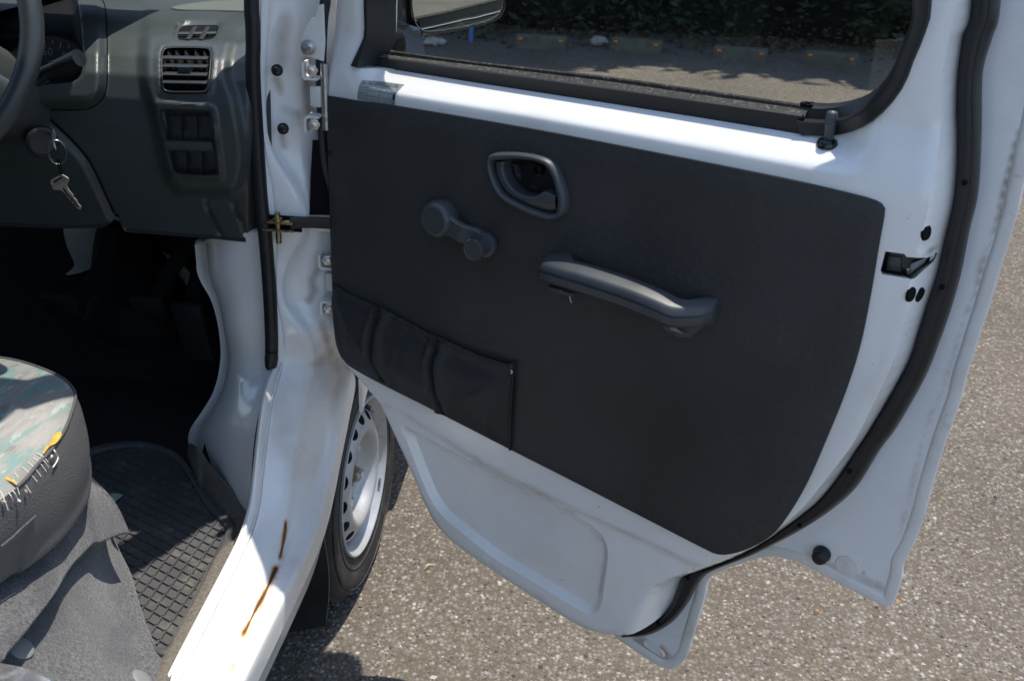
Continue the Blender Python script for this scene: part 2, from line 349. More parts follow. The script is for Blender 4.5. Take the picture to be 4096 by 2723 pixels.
# ------------------------------------------------------------------ ground: worn asphalt with exposed aggregate
def asphalt():
    m = bpy.data.materials.new('asphalt'); m.use_nodes = True; nt = m.node_tree; N = nt.nodes; L = nt.links; b = N['Principled BSDF']; b.inputs['Roughness'].default_value = .85; b.inputs['Specular IOR Level'].default_value = .3
    tc = N.new('ShaderNodeTexCoord')
    v = N.new('ShaderNodeTexVoronoi'); v.inputs['Scale'].default_value = 105; L.new(tc.outputs['Object'], v.inputs['Vector'])
    sep = N.new('ShaderNodeSeparateColor'); L.new(v.outputs['Color'], sep.inputs[0])
    rp = N.new('ShaderNodeValToRGB'); e = rp.color_ramp.elements
    st = [(0, (.072, .060, .046)), (.35, (.106, .090, .071)), (.62, (.142, .130, .110)), (.85, (.178, .168, .150)), (.975, (.255, .245, .225))]
    e[0].color = (*st[0][1], 1); e[1].position = st[1][0]; e[1].color = (*st[1][1], 1)
    for p, c in st[2:]: x = e.new(p); x.color = (*c, 1)
    L.new(sep.outputs[0], rp.inputs[0])
    dm = N.new('ShaderNodeMapRange'); dm.inputs['From Min'].default_value = .25; dm.inputs['From Max'].default_value = .62; dm.inputs['To Min'].default_value = 0; dm.inputs['To Max'].default_value = .8; L.new(v.outputs['Distance'], dm.inputs[0])
    mx = N.new('ShaderNodeMix'); mx.data_type = 'RGBA'; L.new(dm.outputs[0], mx.inputs[0]); L.new(rp.outputs[0], mx.inputs[6]); mx.inputs[7].default_value = (.075, .063, .049, 1)
    n = N.new('ShaderNodeTexNoise'); n.inputs['Scale'].default_value = 1.3; n.inputs['Detail'].default_value = 6; L.new(tc.outputs['Object'], n.inputs['Vector'])
    mr = N.new('ShaderNodeMapRange'); mr.inputs['From Min'].default_value = .3; mr.inputs['From Max'].default_value = .7; mr.inputs['To Min'].default_value = .86; mr.inputs['To Max'].default_value = 1.14; L.new(n.outputs[0], mr.inputs[0])
    hs = N.new('ShaderNodeHueSaturation'); L.new(mx.outputs[2], hs.inputs['Color']); L.new(mr.outputs[0], hs.inputs['Value']); L.new(hs.outputs[0], b.inputs['Base Color'])
    bp = N.new('ShaderNodeBump'); bp.invert = True; bp.inputs['Strength'].default_value = .9; bp.inputs['Distance'].default_value = .004; L.new(v.outputs['Distance'], bp.inputs['Height']); L.new(bp.outputs[0], b.inputs['Normal'])
    return m
ASPH = asphalt()
g = mk('ground', boxvf((-150, -150, -.3), (150, 150, 0)), ASPH); g['kind'] = 'structure'
def stonemat():
    m = bpy.data.materials.new('aggregate_stone'); m.use_nodes = True; nt = m.node_tree; N = nt.nodes; L = nt.links; b = N['Principled BSDF']; b.inputs['Roughness'].default_value = .95; b.inputs['Specular IOR Level'].default_value = .15
    ge = N.new('ShaderNodeNewGeometry'); rp = N.new('ShaderNodeValToRGB'); e = rp.color_ramp.elements
    st = [(0, (.058, .052, .043)), (.18, (.090, .080, .066)), (.50, (.130, .120, .105)), (.76, (.168, .160, .146)), (.90, (.155, .125, .088)), (.945, (.205, .198, .182)), (.988, (.34, .33, .305)), (.997, (.30, .165, .075))]
    e[0].color = (*st[0][1], 1); e[1].position = st[1][0]; e[1].color = (*st[1][1], 1)
    for p, c in st[2:]: x = e.new(p); x.color = (*c, 1)
    L.new(ge.outputs['Random Per Island'], rp.inputs[0]); L.new(rp.outputs[0], b.inputs['Base Color'])
    tc = N.new('ShaderNodeTexCoord'); n = N.new('ShaderNodeTexNoise'); n.inputs['Scale'].default_value = 500; L.new(tc.outputs['Object'], n.inputs['Vector'])
    bp = N.new('ShaderNodeBump'); bp.inputs['Strength'].default_value = .5; bp.inputs['Distance'].default_value = .001; L.new(n.outputs[0], bp.inputs['Height']); L.new(bp.outputs[0], b.inputs['Normal'])
    return m
def stones():
    n = 62000
    # nearer the door the stones show largest: scatter where the pavement is in view and within about 3 m
    x = rng.uniform(-.45, 1.75, n*2); y = rng.uniform(-.75, 2.4, n*2)
    k = (x > -.6+.0*y) & (rng.uniform(0, 1, n*2) < np.clip(1.15-.28*(y+.3), .35, 1)); x, y = x[k][:n], y[k][:n]; n = len(x)
    r = np.clip(rng.lognormal(math.log(.0031), .36, n), .0016, .0072)
    base = []
    for a in range(6): base.append((math.cos(a*math.pi/3), math.sin(a*math.pi/3), 0))
    for a in range(4): base.append((.55*math.cos(.6+a*math.pi/2), .55*math.sin(.6+a*math.pi/2), .62))
    base = np.array(base)
    F0 = [(0, 1, 6), (1, 7, 6), (1, 2, 7), (2, 3, 7), (3, 8, 7), (3, 4, 8), (4, 5, 8), (5, 9, 8), (5, 0, 9), (0, 6, 9), (6, 7, 8), (6, 8, 9)]
    nb = len(base); V = np.broadcast_to(base, (n, nb, 3)).copy()
    V *= 1+rng.uniform(-.28, .28, (n, nb, 1)); V[:, :, 0] *= rng.uniform(.7, 1.25, (n, 1)); V[:, :, 2] *= rng.uniform(.35, .8, (n, 1))
    a = rng.uniform(0, 2*math.pi, n); ca, sa = np.cos(a)[:, None], np.sin(a)[:, None]
    X = V[:, :, 0]*ca-V[:, :, 1]*sa; Yv = V[:, :, 0]*sa+V[:, :, 1]*ca
    tx, ty = rng.normal(0, .22, (2, n, 1)); Zv = V[:, :, 2]+X*tx+Yv*ty
    P = np.stack([X*r[:, None]+x[:, None], Yv*r[:, None]+y[:, None], Zv*r[:, None]], 2); P[:, :6, 2] -= .0012
    F = (np.array(F0)[None]+(np.arange(n)*nb)[:, None, None]).reshape(-1, 3)
    me = bpy.data.meshes.new('aggregate'); me.vertices.add(n*nb); me.vertices.foreach_set('co', P.ravel())
    me.loops.add(len(F)*3); me.loops.foreach_set('vertex_index', F.ravel()); me.polygons.add(len(F)); me.polygons.foreach_set('loop_start', np.arange(len(F))*3); me.polygons.foreach_set('loop_total', np.full(len(F), 3))
    me.update(); me.validate()
    o = bpy.data.objects.new('aggregate', me); COL.objects.link(o); me.materials.append(stonemat()); adopt(o, g); o['kind'] = 'stuff'
stones()
# dry leaf scraps on the pavement
STRAW = mat('dry_leaf', (.42, .36, .20), .85, .2, var=.2, vscale=60)
def scrap(p, L_, a, lab):
    c = PZ([p], .006)[0]; t = np.array([math.cos(a), math.sin(a), 0]); s = np.array([-t[1], t[0], 0])
    pts = []
    for i, w in enumerate((.15, .8, 1, .6, .1)):
        q = c+t*L_*(i/4-.5)+s*.004*math.sin(i*1.3)+np.array([0, 0, .003*math.sin(i*.9)])
        pts.append((q-s*.0016*w, q+s*.0016*w+np.array([0, 0, .002])))
    V = [v for ab in pts for v in ab]; F = [(2*i, 2*i+1, 2*i+3, 2*i+2) for i in range(4)]
    o = mk('dry_leaf', extrude(np.array(V), F, (0, 0, -.0012)), STRAW); tag(o, lab, 'leaf'); return o
scrap((1720, 2262), .026, .9, 'small yellow dry leaf scrap on asphalt below the door beside the tyre')

# ------------------------------------------------------------------ far edge of the car park: wheel stops, wooded bank
def wheel_stop(pa, pb, lab, zrot=0):
    A, B = PZ([pa], .085)[0], PZ([pb], .085)[0]; c = (A+B)/2; t = B-A; t[2] = 0; L_ = np.linalg.norm(t); t /= L_; s = np.array([-t[1], t[0], 0])
    if s[1] > 0: s = -s            # s points towards the camera side
    root = empty('wheel_stop', (c[0], c[1], 0), lab, 'wheel stop', 'concrete wheel stops along the wooded edge')
    h = L_/2+.045
    prof = [(-.07, 0), (-.055, .095), (-.045, .105), (.045, .105), (.06, .09), (.075, 0)]
    V = []; 
    for k, e in ((-1, h), (-1, h-.012), (1, h-.012), (1, h)):
        sc = .93 if e == h else 1
        V += [c*np.array([1, 1, 0])+t*k*e+s*a*sc+np.array([0, 0, b*(sc if b > .02 else 1)]) for a, b in prof]
    m = len(prof); F = grid_faces(4, m, False, True)+[tuple(range(m))[::-1], tuple(range(3*m, 4*m))]
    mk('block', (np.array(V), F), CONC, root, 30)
    for P_ in (A, B):
        q = P_*np.array([1, 1, 0])+s*.064+np.array([0, 0, .075])
        mk('reflector', boxvf((-.018, -.006, -.010), (.018, .006, .010), q, np.array([t, s, (0, 0, 1)])), REFL, root, 30, bevel=.003)
    return root
wheel_stop((2088, 146), (2247, 156), 'mossy concrete wheel stop nearest the mirror, lit by a patch of sun')
wheel_stop((2470, 158), (2630, 172), 'second wheel stop from the mirror, beside the pale sunlit stone')
wheel_stop((2881, 193), (3049, 207), 'shaded wheel stop third from the mirror, seen through the door window')
wheel_stop((3246, 212), (3412, 228), 'shaded wheel stop nearest the rear edge of the door window')
STONE = mat('pale_stone', (.26, .25, .225), .9, .2, var=.3, vscale=16, bump=.6, bscale=50, bdist=.006)
def rock(p, r, lab, squash=.6, z=0):
    c = PZ([p], r*.4)[0]; bm = bmesh.new(); bmesh.ops.create_icosphere(bm, subdivisions=2, radius=r)
    for v in bm.verts: v.co *= 1+random.uniform(-.18, .18); v.co.z *= squash
    me = bpy.data.meshes.new('stone'); bm.to_mesh(me); bm.free(); me.materials.append(STONE); o = bpy.data.objects.new('stone', me); COL.objects.link(o); o.location = (c[0], c[1], r*squash*.75); return tag(o, lab, 'stone')
rock((2395, 168), .085, 'large pale rounded stone in sun between the two wheel stops')
for i, (p, r) in enumerate((((1712, 172), .055), ((1735, 168), .07), ((1760, 170), .06))):
    tag(rock(p, r, ''), ('small grey stone at left of the trio below the mirror', 'largest grey stone in the middle of the trio below the mirror', 'small grey stone at right of the trio below the mirror')[i], 'stone', 'grey stones below the mirror')
c = PZ([(1884, 168)], .0)[0]
tag(mk('blue_post', lathe((c[0], c[1], 0), (0, 0, 1), [(0, 0), (.022, 0), (.02, .01), (.018, .30), (.014, .31), (0, .31)], 14), BLUEP), 'thin blue marker post standing behind the side mirror', 'post')

SOIL = mat('leaf_litter', (.020, .016, .011), .95, .1, var=.5, vscale=5, bump=.8, bscale=40, bdist=.03)
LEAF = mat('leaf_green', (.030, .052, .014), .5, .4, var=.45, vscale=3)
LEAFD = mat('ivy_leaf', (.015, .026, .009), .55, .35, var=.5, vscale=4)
LITTER = mat('fallen_leaf', (.07, .052, .030), .85, .2, var=.5, vscale=6)
BARK = mat('bark', (.045, .037, .029), .9, .2, var=.3, vscale=14, bump=.8, bscale=30, bdist=.02)
def bank():
    xs = np.linspace(-60, 60, 121); ys = np.r_[np.linspace(7.9, 12, 22), np.linspace(12.6, 40, 26)]
    V = []
    for x in xs:
        for y in ys:
            t = y-7.9+.15*math.sin(x*.9)
            V.append((x, y, -.05+.30*min(max(t, 0), .6)/.6*.3+max(t-.5, 0)*.26+.10*math.sin(x*1.7+y)*min(1, max(t, 0))))
    return np.array(V), grid_faces(len(xs), len(ys))
b_ = mk('bank', bank(), SOIL); b_['kind'] = 'structure'
def bankz(x, y):
    t = y-7.9+.15*np.sin(x*.9); return -.05+.09*np.clip(t, 0, .6)/.6+np.maximum(t-.5, 0)*.26+.10*np.sin(x*1.7+y)*np.clip(t, 0, 1)
def leaves(name, C, size, mat_, parent=None, flat=.6, seed=1):
    r_ = np.random.default_rng(seed); n = len(C)
    a = r_.normal(0, 1, (n, 3)); a[:, 2] *= flat; a /= np.linalg.norm(a, axis=1)[:, None]
    b = r_.normal(0, 1, (n, 3)); b -= a*(a*b).sum(1)[:, None]; b /= np.linalg.norm(b, axis=1)[:, None]
    nrm = np.cross(a, b)
    s = (size*r_.uniform(.6, 1.3, n))[:, None]
    P = np.stack([C-a*s, C+b*s*.42+nrm*s*.12, C+a*s, C-b*s*.42+nrm*s*.12], 1).reshape(-1, 3)
    F = np.stack([np.arange(n)*4, np.arange(n)*4+1, np.arange(n)*4+2, np.arange(n)*4, np.arange(n)*4+2, np.arange(n)*4+3], 1).reshape(-1, 3)
    me = bpy.data.meshes.new(name); me.vertices.add(len(P)); me.vertices.foreach_set('co', P.ravel())
    me.loops.add(F.size); me.loops.foreach_set('vertex_index', F.ravel()); me.polygons.add(len(F)); me.polygons.foreach_set('loop_start', np.arange(len(F))*3); me.polygons.foreach_set('loop_total', np.full(len(F), 3)); me.update()
    o = bpy.data.objects.new(name, me); COL.objects.link(o); me.materials.append(mat_)
    if parent: adopt(o, parent)
    return o
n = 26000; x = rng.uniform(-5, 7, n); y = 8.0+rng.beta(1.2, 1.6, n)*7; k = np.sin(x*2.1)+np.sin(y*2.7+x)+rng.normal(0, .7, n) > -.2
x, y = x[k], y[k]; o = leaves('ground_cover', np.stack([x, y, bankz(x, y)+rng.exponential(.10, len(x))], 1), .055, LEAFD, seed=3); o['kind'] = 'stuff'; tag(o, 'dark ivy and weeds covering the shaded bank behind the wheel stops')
n = 5000; x = rng.uniform(-4, 6, n); y = rng.normal(8.0, .38, n); o = leaves('leaf_litter', np.stack([x, y, np.maximum(bankz(x, y), 0)+.008+rng.exponential(.008, n)], 1), .028, LITTER, flat=.12, seed=4); o['kind'] = 'stuff'; tag(o, 'brown fallen leaves scattered along the edge of the car park')
def tree(x, y, h, rad, lab, seed, low=2.2, nl=26000, off=(0, 0)):
    r_ = random.Random(seed); rg = np.random.default_rng(seed); z0 = float(bankz(np.array([x]), np.array([y]))[0])-.1
    root = empty('tree', (x, y, z0), lab, 'tree', 'trees on the wooded bank')
    top = np.array([x+off[0]*.4, y+off[1]*.4, z0+h*.8]); base = np.array([x, y, z0])
    path = cr([base, base+(top-base)*.3+[.1*r_.uniform(-1, 1), .1, 0], base+(top-base)*.65, top], 6)
    rr = np.linspace(.17, .04, len(path)); V, F = sweep(path, circ(1, 9), (0, 1, .01), scale=rr)
    parts = [(V, F)]; cl = []
    for i in range(9):
        f = .35+.6*i/9; p0 = base+(top-base)*f; a = i*2.4+r_.uniform(-.4, .4); ln = rad*r_.uniform(.6, 1)
        d = np.array([math.cos(a), math.sin(a), r_.uniform(.05, .5)]); p2 = p0+d*ln+np.array([off[0], off[1], 0])*.75; p2[1] = max(p2[1], float(np.interp(p2[0], [-9, .2, 1.3, 2.9, 4, 9], [6.9, 7.3, 8.3, 8.0, 6.9, 6.2]))+.2); p1 = (p0+p2)/2+[0, 0, .25]
        lp = cr([p0, p1, p2], 5); parts.append(sweep(lp, circ(1, 6), (0, .1, 1), scale=np.linspace(.06, .012, len(lp)))); cl += [p1, p2, (p1+p2)/2]
    mk('trunk', merge(*parts), BARK, root)
    C = []
    for i in range(nl//130):
        c = np.array(cl[r_.randrange(len(cl))])+rg.normal(0, rad*.27, 3); c[2] = max(c[2], z0+low); c[1] = max(c[1], float(np.interp(c[0], [-9, .2, 1.3, 2.9, 4, 9], [6.9, 7.3, 8.3, 8.0, 6.9, 6.2]))+r_.uniform(0, .5))
        C.append(c+rg.normal(0, 1, (130, 3))*[.30, .30, .17])
    leaves('crown', np.vstack(C), .155, LEAF, root, seed=seed)
tree(-2.6, 9.4, 6.5, 2.8, 'leafy tree furthest left on the bank behind the mirror', 11, off=(0, -1.0))
tree(.1, 10.2, 7.0, 2.6, 'leafy tree on the bank behind the first wheel stop', 12, off=(.0, -1.2))
tree(3.1, 8.9, 6.8, 2.9, 'leafy tree on the bank behind the third wheel stop', 13, off=(.2, -1.9))
tree(5.2, 9.9, 7.2, 2.8, 'leafy tree furthest right on the bank behind the door frame', 14, off=(-.3, -1.3))
tree(1.5, 9.3, 6.2, 2.6, 'leafy tree on the bank between the second and third wheel stop', 21, off=(0, -.6))
tree(-1.1, 9.0, 6.0, 2.5, 'leafy tree on the bank just left of the first wheel stop', 22, off=(0, -.7))
tree(-5.6, 10.3, 7.0, 2.8, 'tree standing left of the van bonnet on the bank', 15)
tree(8.2, 10.6, 7.0, 2.8, 'tree on the bank well right of the open door', 16)
tree(1.4, 12.6, 8.5, 3.0, 'taller tree set back in the middle of the bank', 17, low=3)
tree(-1.4, 13.2, 8.5, 3.0, 'taller tree set back on the left of the bank', 18, low=3)
tree(4.1, 13.0, 8.5, 3.0, 'taller tree set back on the right of the bank', 19, low=3)

# ------------------------------------------------------------------ the van
van = empty('van', (-.65, -.9, 0), 'white kei van with its right front door standing wide open', 'van')

# ================= door =================
c8 = lambda pts: crop(2300, 1700, .7613, pts)     # tracing sheets: one per part of the survey
c5 = lambda pts: crop(3000, 500, .7017, pts)
c2 = lambda pts: crop(2300, 0, .7613, pts)
c1 = lambda pts: crop(1300, 0, .4663, pts)
c7 = lambda pts: crop(1400, 1600, .716, pts)
c3 = lambda pts: crop(1300, 500, .5102, pts)
c4 = lambda pts: crop(2000, 700, .5102, pts)
c6 = lambda pts: crop(1300, 1100, .5102, pts)
SK = -.098
DBELT = -.054                                      # depth of the belt line behind the trim level
DF = -.004                                         # level of the white inner pressing
seal_in = c2([(2085, 0), (2040, 180), (2010, 400), (2003, 600), (2008, 750)])+c5([(1165, 400), (1110, 650), (1065, 850), (1010, 1020), (960, 1180), (890, 1380)])+c8([(1565, 0), (1480, 130), (1380, 280), (1280, 400), (1150, 502), (1000, 612), (850, 692), (700, 752), (575, 795), (540, 850), (500, 950), (420, 1030), (320, 1080), (245, 1106)])
seal_out = c2([(2235, 0), (2190, 200), (2150, 330), (2137, 450), (2135, 700)])+c5([(1300, 380), (1250, 600), (1200, 850), (1140, 1060), (1080, 1230), (1000, 1430)])+c8([(1695, 0), (1600, 130), (1480, 320), (1350, 440), (1200, 540), (1050, 622), (900, 694), (760, 748), (680, 790), (635, 855), (580, 950), (500, 1040), (380, 1102), (245, 1114)])
bend = c2([(1985, 0), (1945, 180), (1915, 350), (1900, 500), (1898, 650), (1890, 800)])+c5([(1020, 430), (985, 600), (950, 740), (915, 880), (885, 1050), (850, 1200), (800, 1380)])+c8([(1480, 60), (1400, 180), (1290, 320), (1180, 450), (1040, 565), (900, 650), (760, 712), (620, 765), (500, 812), (415, 848), (375, 885), (352, 925), (325, 985), (295, 1045), (235, 1100)])
sil = c7([(1520, 1318), (1440, 1328), (1340, 1305), (1250, 1260), (1150, 1195), (1000, 1100), (850, 1000), (700, 900), (560, 800), (480, 720), (420, 620), (375, 510), (310, 350), (250, 230), (190, 90), (150, 0)])+[(1470, 1555), (1430, 1505), (1395, 1470)]
# upper part of the frame lies above the picture: given in door metres
Sin = DD(seal_in, np.r_[np.full(len(seal_in)-5, -.066), [-.064, -.057, -.045, -.028, -.014]]); Bn = DD(bend, DF); Sil = resamp(cr(DD(sil, -.010), 6), 60)
for _ in range(6): Sil[1:-1] = .25*Sil[:-2]+.5*Sil[1:-1]+.25*Sil[2:]
Sil = resamp(Sil, 19)
topR = [(.875, 1.58), (.83, 1.70), (.78, 1.725)]; LT = [(.035, 1.42), (.10, 1.60), (.20, 1.69)]
left_edge = np.vstack([DD([(1348, 1400), (1336, 1200), (1326, 900), (1318, 700), (1306, 450), (1300, 250), (1305, 100), (1311, 0)], -.010)])
F_out = np.vstack([cr(np.vstack([[(.36, 1.725), (.60, 1.735)], topR[::-1], Sin]), 4), cr(np.vstack([Sil, left_edge, LT]), 4)])
F_out = resamp(F_out, 420, True)
bendpoly = np.vstack([[(.2, 1.80), (.60, 1.80), (.78, 1.66), (.838, 1.55)], cr(Bn, 4), [(Bn[-1][0]-.02, Bn[-1][1]-.1), (-.2, .2), (-.2, 1.8)]])
Scv = cr(np.vstack([topR[::-1], Sin]), 4)
leftcurve = cr(np.vstack([Sil, left_edge, LT]), 4)
# window openings
Kr = DD(c2([(1190, 708), (1360, 712), (1460, 690), (1560, 640), (1650, 560), (1735, 440), (1780, 320), (1830, 200), (1875, 0)]), [-.050, -.043, -.034, -.028, -.024, -.024, -.024, -.024, -.024])
Hr = DD(c2([(1180, 545), (1280, 557), (1380, 550), (1480, 525), (1580, 470), (1650, 390), (1690, 310), (1720, 220), (1775, 0)]), -.068)
Kl = DD([(1461, 0), (1466, 140), (1463, 245)], [-.026, -.030, -.046]); Kb = DD([(1489, 262), (1900, 328), (2400, 405), (2800, 468), (3206, 536)], DBELT)
K_top = [(.855, 1.50), (.815, 1.63), (.74, 1.675), (.60, 1.69), (.36, 1.675), (.20, 1.62), (.115, 1.50), (.085, 1.38)]
Hl = DD([(1552, 0), (1552, 120), (1545, 203)], -.068)
H_top = [(.812, 1.50), (.775, 1.60), (.72, 1.638), (.60, 1.65), (.40, 1.64), (.25, 1.585), (.155, 1.48), (.125, 1.38)]
K = np.vstack([Kb[:-1], cr(Kr, 4), K_top, Kl]); hole = resamp(K, 150, True)
Hole = np.vstack([cr(np.vstack([Hr, H_top]), 4), Hl, DD([(1545, 300), (1900, 350), (2400, 410), (2900, 480), (3190, 520)], -.068)])
trim_px = [(1311, 385), (1441, 406), (1589, 425), (2084, 509), (2604, 608), (3125, 712), (3403, 776), (3490, 800), (3528, 820), (3537, 850), (3516, 972), (3481, 1181), (3438, 1389), (3377, 1580), (3299, 1771), (3230, 1927), (3160, 2049), (3091, 2136), (3004, 2188), (2934, 2212), (2874, 2216), (2813, 2191), (2604, 2084), (2257, 1906), (2049, 1801), (1736, 1641), (1528, 1537), (1420, 1478), (1378, 1446), (1352, 1400), (1337, 1320), (1325, 1042), (1314, 695), (1305, 430), (1304, 392)]
trim = DD(trim_px, 0.)
ztop_s, ztop_z = DD([(1311, 385), (1589, 425), (2084, 509), (2604, 608), (3125, 712), (3403, 776), (3600, 820)], 0.).T
latch = DD(c5([(770, 720), (880, 735), (892, 752), (960, 757), (1020, 746), (1036, 740), (1030, 780), (1000, 812), (950, 860), (915, 882), (880, 874), (750, 852), (740, 832)]), -.012)
emb = cr(DD(c7([(310, 160), (560, 290), (800, 420), (1050, 540), (1250, 650), (1370, 730), (1425, 810), (1432, 900), (1415, 1020), (1395, 1150), (1350, 1200), (1250, 1165), (1000, 1012), (800, 892), (640, 765), (520, 665), (450, 575), (390, 445), (330, 290), (295, 190)]), DF), 4, True)
stepln = cr(DD(c7([(60, -60), (200, 20), (300, 70), (560, 230), (800, 380), (1050, 500), (1300, 620), (1676, 790), (1900, 900), (2050, 960)]), DF), 4)
zb_s, zb_z = DD([(1300, 238), (1489, 268), (1900, 334), (2400, 411), (2800, 474), (3212, 541), (3700, 620)], DBELT).T
def hdoor(Q):
    s, z = Q[:, 0], Q[:, 1]
    d = np.full(len(Q), DF)
    u = z-np.interp(s, ztop_s, ztop_z)
    top = np.interp(s, zb_s, zb_z)-np.interp(s, ztop_s, ztop_z)          # rail height, belt to trim
    w = np.clip((u-.006)/np.maximum(top-.004, .02), 0, 1.0)
    amp = -DBELT+DF; fade = 1-sm(s, .800, .862); lf = sm(s, .055, .115)
    ff = lambda x: (np.sqrt((x-.34)**2+.012)+(x-.34))/2
    rail = amp*(ff(w)-ff(0.))/(ff(1.)-ff(0.))*fade
    soft = .020*sm(u, .0, .10)
    d -= np.where(u > 0, rail*lf+soft*(1-fade)+soft*fade*(1-lf), 0)
    # rail swelling under the window, ends in a soft point next to the lock button
    e = sdist(Q, emb); d -= .0115*sm(-e, -.001, .0125)
    t_ = pdist(Q, stepln, False); below = z < np.interp(s, stepln[:, 0], stepln[:, 1]); d -= .0045*np.where(below, sm(t_, 0, .010), 0)*(s < .74)
    o = sdist(Q, bendpoly); out = o > 0
    d1 = np.maximum(o, 0); d2 = pdist(Q, Scv, False); t = d1/(d1+d2+1e-6)
    dS = -.013-.053*sm(np.linalg.norm(Q-Sin[-1], axis=1), 0, .085)
    d = np.where(out, d+(dS-d)*(.45*t+.55*t*t*(3-2*t)), d)
    d -= .0022*np.exp(-np.abs(o)/.004)*(d > dS+.006)                # eased edge
    el = pdist(Q, leftcurve, False); r_ = .014; w = np.clip(1-el/r_, 0, .90); d -= r_*(1-np.sqrt(np.maximum(1-w*w, 0)))*.85
    return d
px_latch = c5([(770, 720), (880, 735), (892, 752), (960, 757), (1020, 746), (1036, 740), (1030, 780), (1000, 812), (950, 860), (915, 882), (880, 874), (750, 852), (740, 832)])
for _ in range(5): latch = DD(px_latch, hdoor(latch))
bi_h = resamp(cr(DD(c3([(1322, 320), (1328, 285), (1360, 277), (1430, 273), (1550, 268), (1680, 290), (1745, 330), (1785, 400), (1810, 480), (1828, 570), (1826, 650), (1815, 680), (1770, 690), (1700, 672), (1590, 630), (1430, 545), (1375, 475), (1337, 385)]), .006), 6, True), 60, True)
def insetp(P, k):
    P = np.asarray(P); t = np.roll(P, -1, 0)-np.roll(P, 1, 0); t /= np.linalg.norm(t, axis=1)[:, None]; n_ = np.stack([t[:, 1], -t[:, 0]], 1)
    if not inside(P[:1]+n_[:1]*.001, P)[0]: n_ = -n_
    return P+n_*k
bl_ = resamp(cr(Bn, 4), 260)
lat_b = inside(bl_, latch); segs = []; cur = []
for p_, q_ in zip(bl_, lat_b | (pdist(bl_, latch) < .004)):
    if q_:
        if len(cur) > 2: segs.append(np.array(cur))
        cur = []
    else: cur.append(p_)
if len(cur) > 2: segs.append(np.array(cur))
e300 = resamp(emb, 260, True)
ss_ = np.linspace(.115, .895, 110); rows = [np.stack([ss_, np.interp(ss_, ztop_s, ztop_z)+.004+f_*(np.interp(ss_, zb_s, zb_z)-np.interp(ss_, ztop_s, ztop_z)-.005)], 1) for f_ in np.linspace(.05, .97, 12)]
rows = [(r_[(~inside(r_, hole)) & (pdist(r_, hole) > .0018)], False) for r_ in rows]
px_kl = [(1461, 0), (1466, 140), (1463, 245)]; px_kr = c2([(1190, 708), (1360, 712), (1460, 690), (1560, 640), (1650, 560), (1735, 440), (1780, 320), (1830, 200), (1875, 0)])
for _ in range(4): Kl = DD(px_kl, hdoor(Kl)); Kr = DD(px_kr, hdoor(Kr))
K = np.vstack([Kb[:-1], cr(Kr, 4), K_top, Kl]); hole = resamp(K, 150, True)
rows = [(r_[(~inside(r_, hole)) & (pdist(r_, hole) > .0018)], False) for r_, _ in rows]
Pf, Ff = sheet(F_out, .0075, [hole, latch, bi_h], lines=[(a_[1:-2], False) for a_ in segs]+rows+[(e300, True), (insetp(e300, .006), True), (insetp(e300, .012), True)])
hd = hdoor(Pf); Vd = DW(Pf[:, 0], Pf[:, 1], hd)
# skirt behind the free edges, walls of the latch opening
def skirt(loop, d0, dep): 
    A = DW(loop[:, 0], loop[:, 1], d0); B = DW(loop[:, 0], loop[:, 1], dep); n = len(loop)
    V = np.vstack([A, B]); return V, [(i, (i+1) % n, n+(i+1) % n, n+i) for i in range(n)]
door = mk('door', merge((Vd, Ff), skirt(F_out, hdoor(F_out), SK+.001), skirt(latch, hdoor(latch), hdoor(latch)-.004), skirt(hole, hdoor(hole), -.076)), rusty(mat('door_paint', (.79, .785, .765), .22, .5, coat=.35, var=.02, vscale=5, dirt=[((.50, .47, .42), 6, .52, .80, .35), ((.13, .10, .075), 95, .70, .725, .8)], bump=.03, bscale=60, bdist=.002)), van, 40)
qx = pixof(door); gr = np.zeros(len(qx)); gn = .75+.35*np.sin(qx[:, 0]*.021+qx[:, 1]*.013)*np.sin(qx[:, 0]*.006+2)
for ln, w, a in ((c7([(310, 165), (560, 300), (800, 430), (1050, 550), (1250, 660), (1370, 745), (1418, 815), (1425, 900), (1405, 1020), (1388, 1150)]), 9, .60), (c7([(200, 20), (300, 70), (560, 230), (800, 385), (1050, 510), (1300, 630), (1676, 800), (1900, 905)]), 12, .42), (c7([(620, 770), (800, 930), (1000, 1060), (1300, 1240)]), 16, .30),
                 ([(a_, b_-6) for a_, b_ in trim_px[:8]], 9, .50), ([(a_+2, b_+7) for a_, b_ in trim_px[21:28]], 8, .35), (c2([(1570, 640), (1640, 760), (1720, 850), (1790, 760)]), 16, .30), (c5([(760, 300), (830, 450), (860, 560)]), 20, .25), (c5([(1040, 660), (1025, 760), (1010, 800)]), 7, .95), (c8([(470, 870), (390, 890), (360, 930)]), 9, .6), (c5([(590, 300), (610, 250), (620, 340)]), 10, .3), ([(1470, 255), (1486, 262)], 12, .9)):
    gr = np.maximum(gr, (a if a > .8 else a*.6)*gn*np.exp(-(pdist(qx, cr(np.array(ln), 4), False)/w)**2))
attr(door, 'grime', gr); attr(door, 'rust', np.zeros(len(qx)))
tag(door, 'open white right front door with black trim panel and rubber seal')
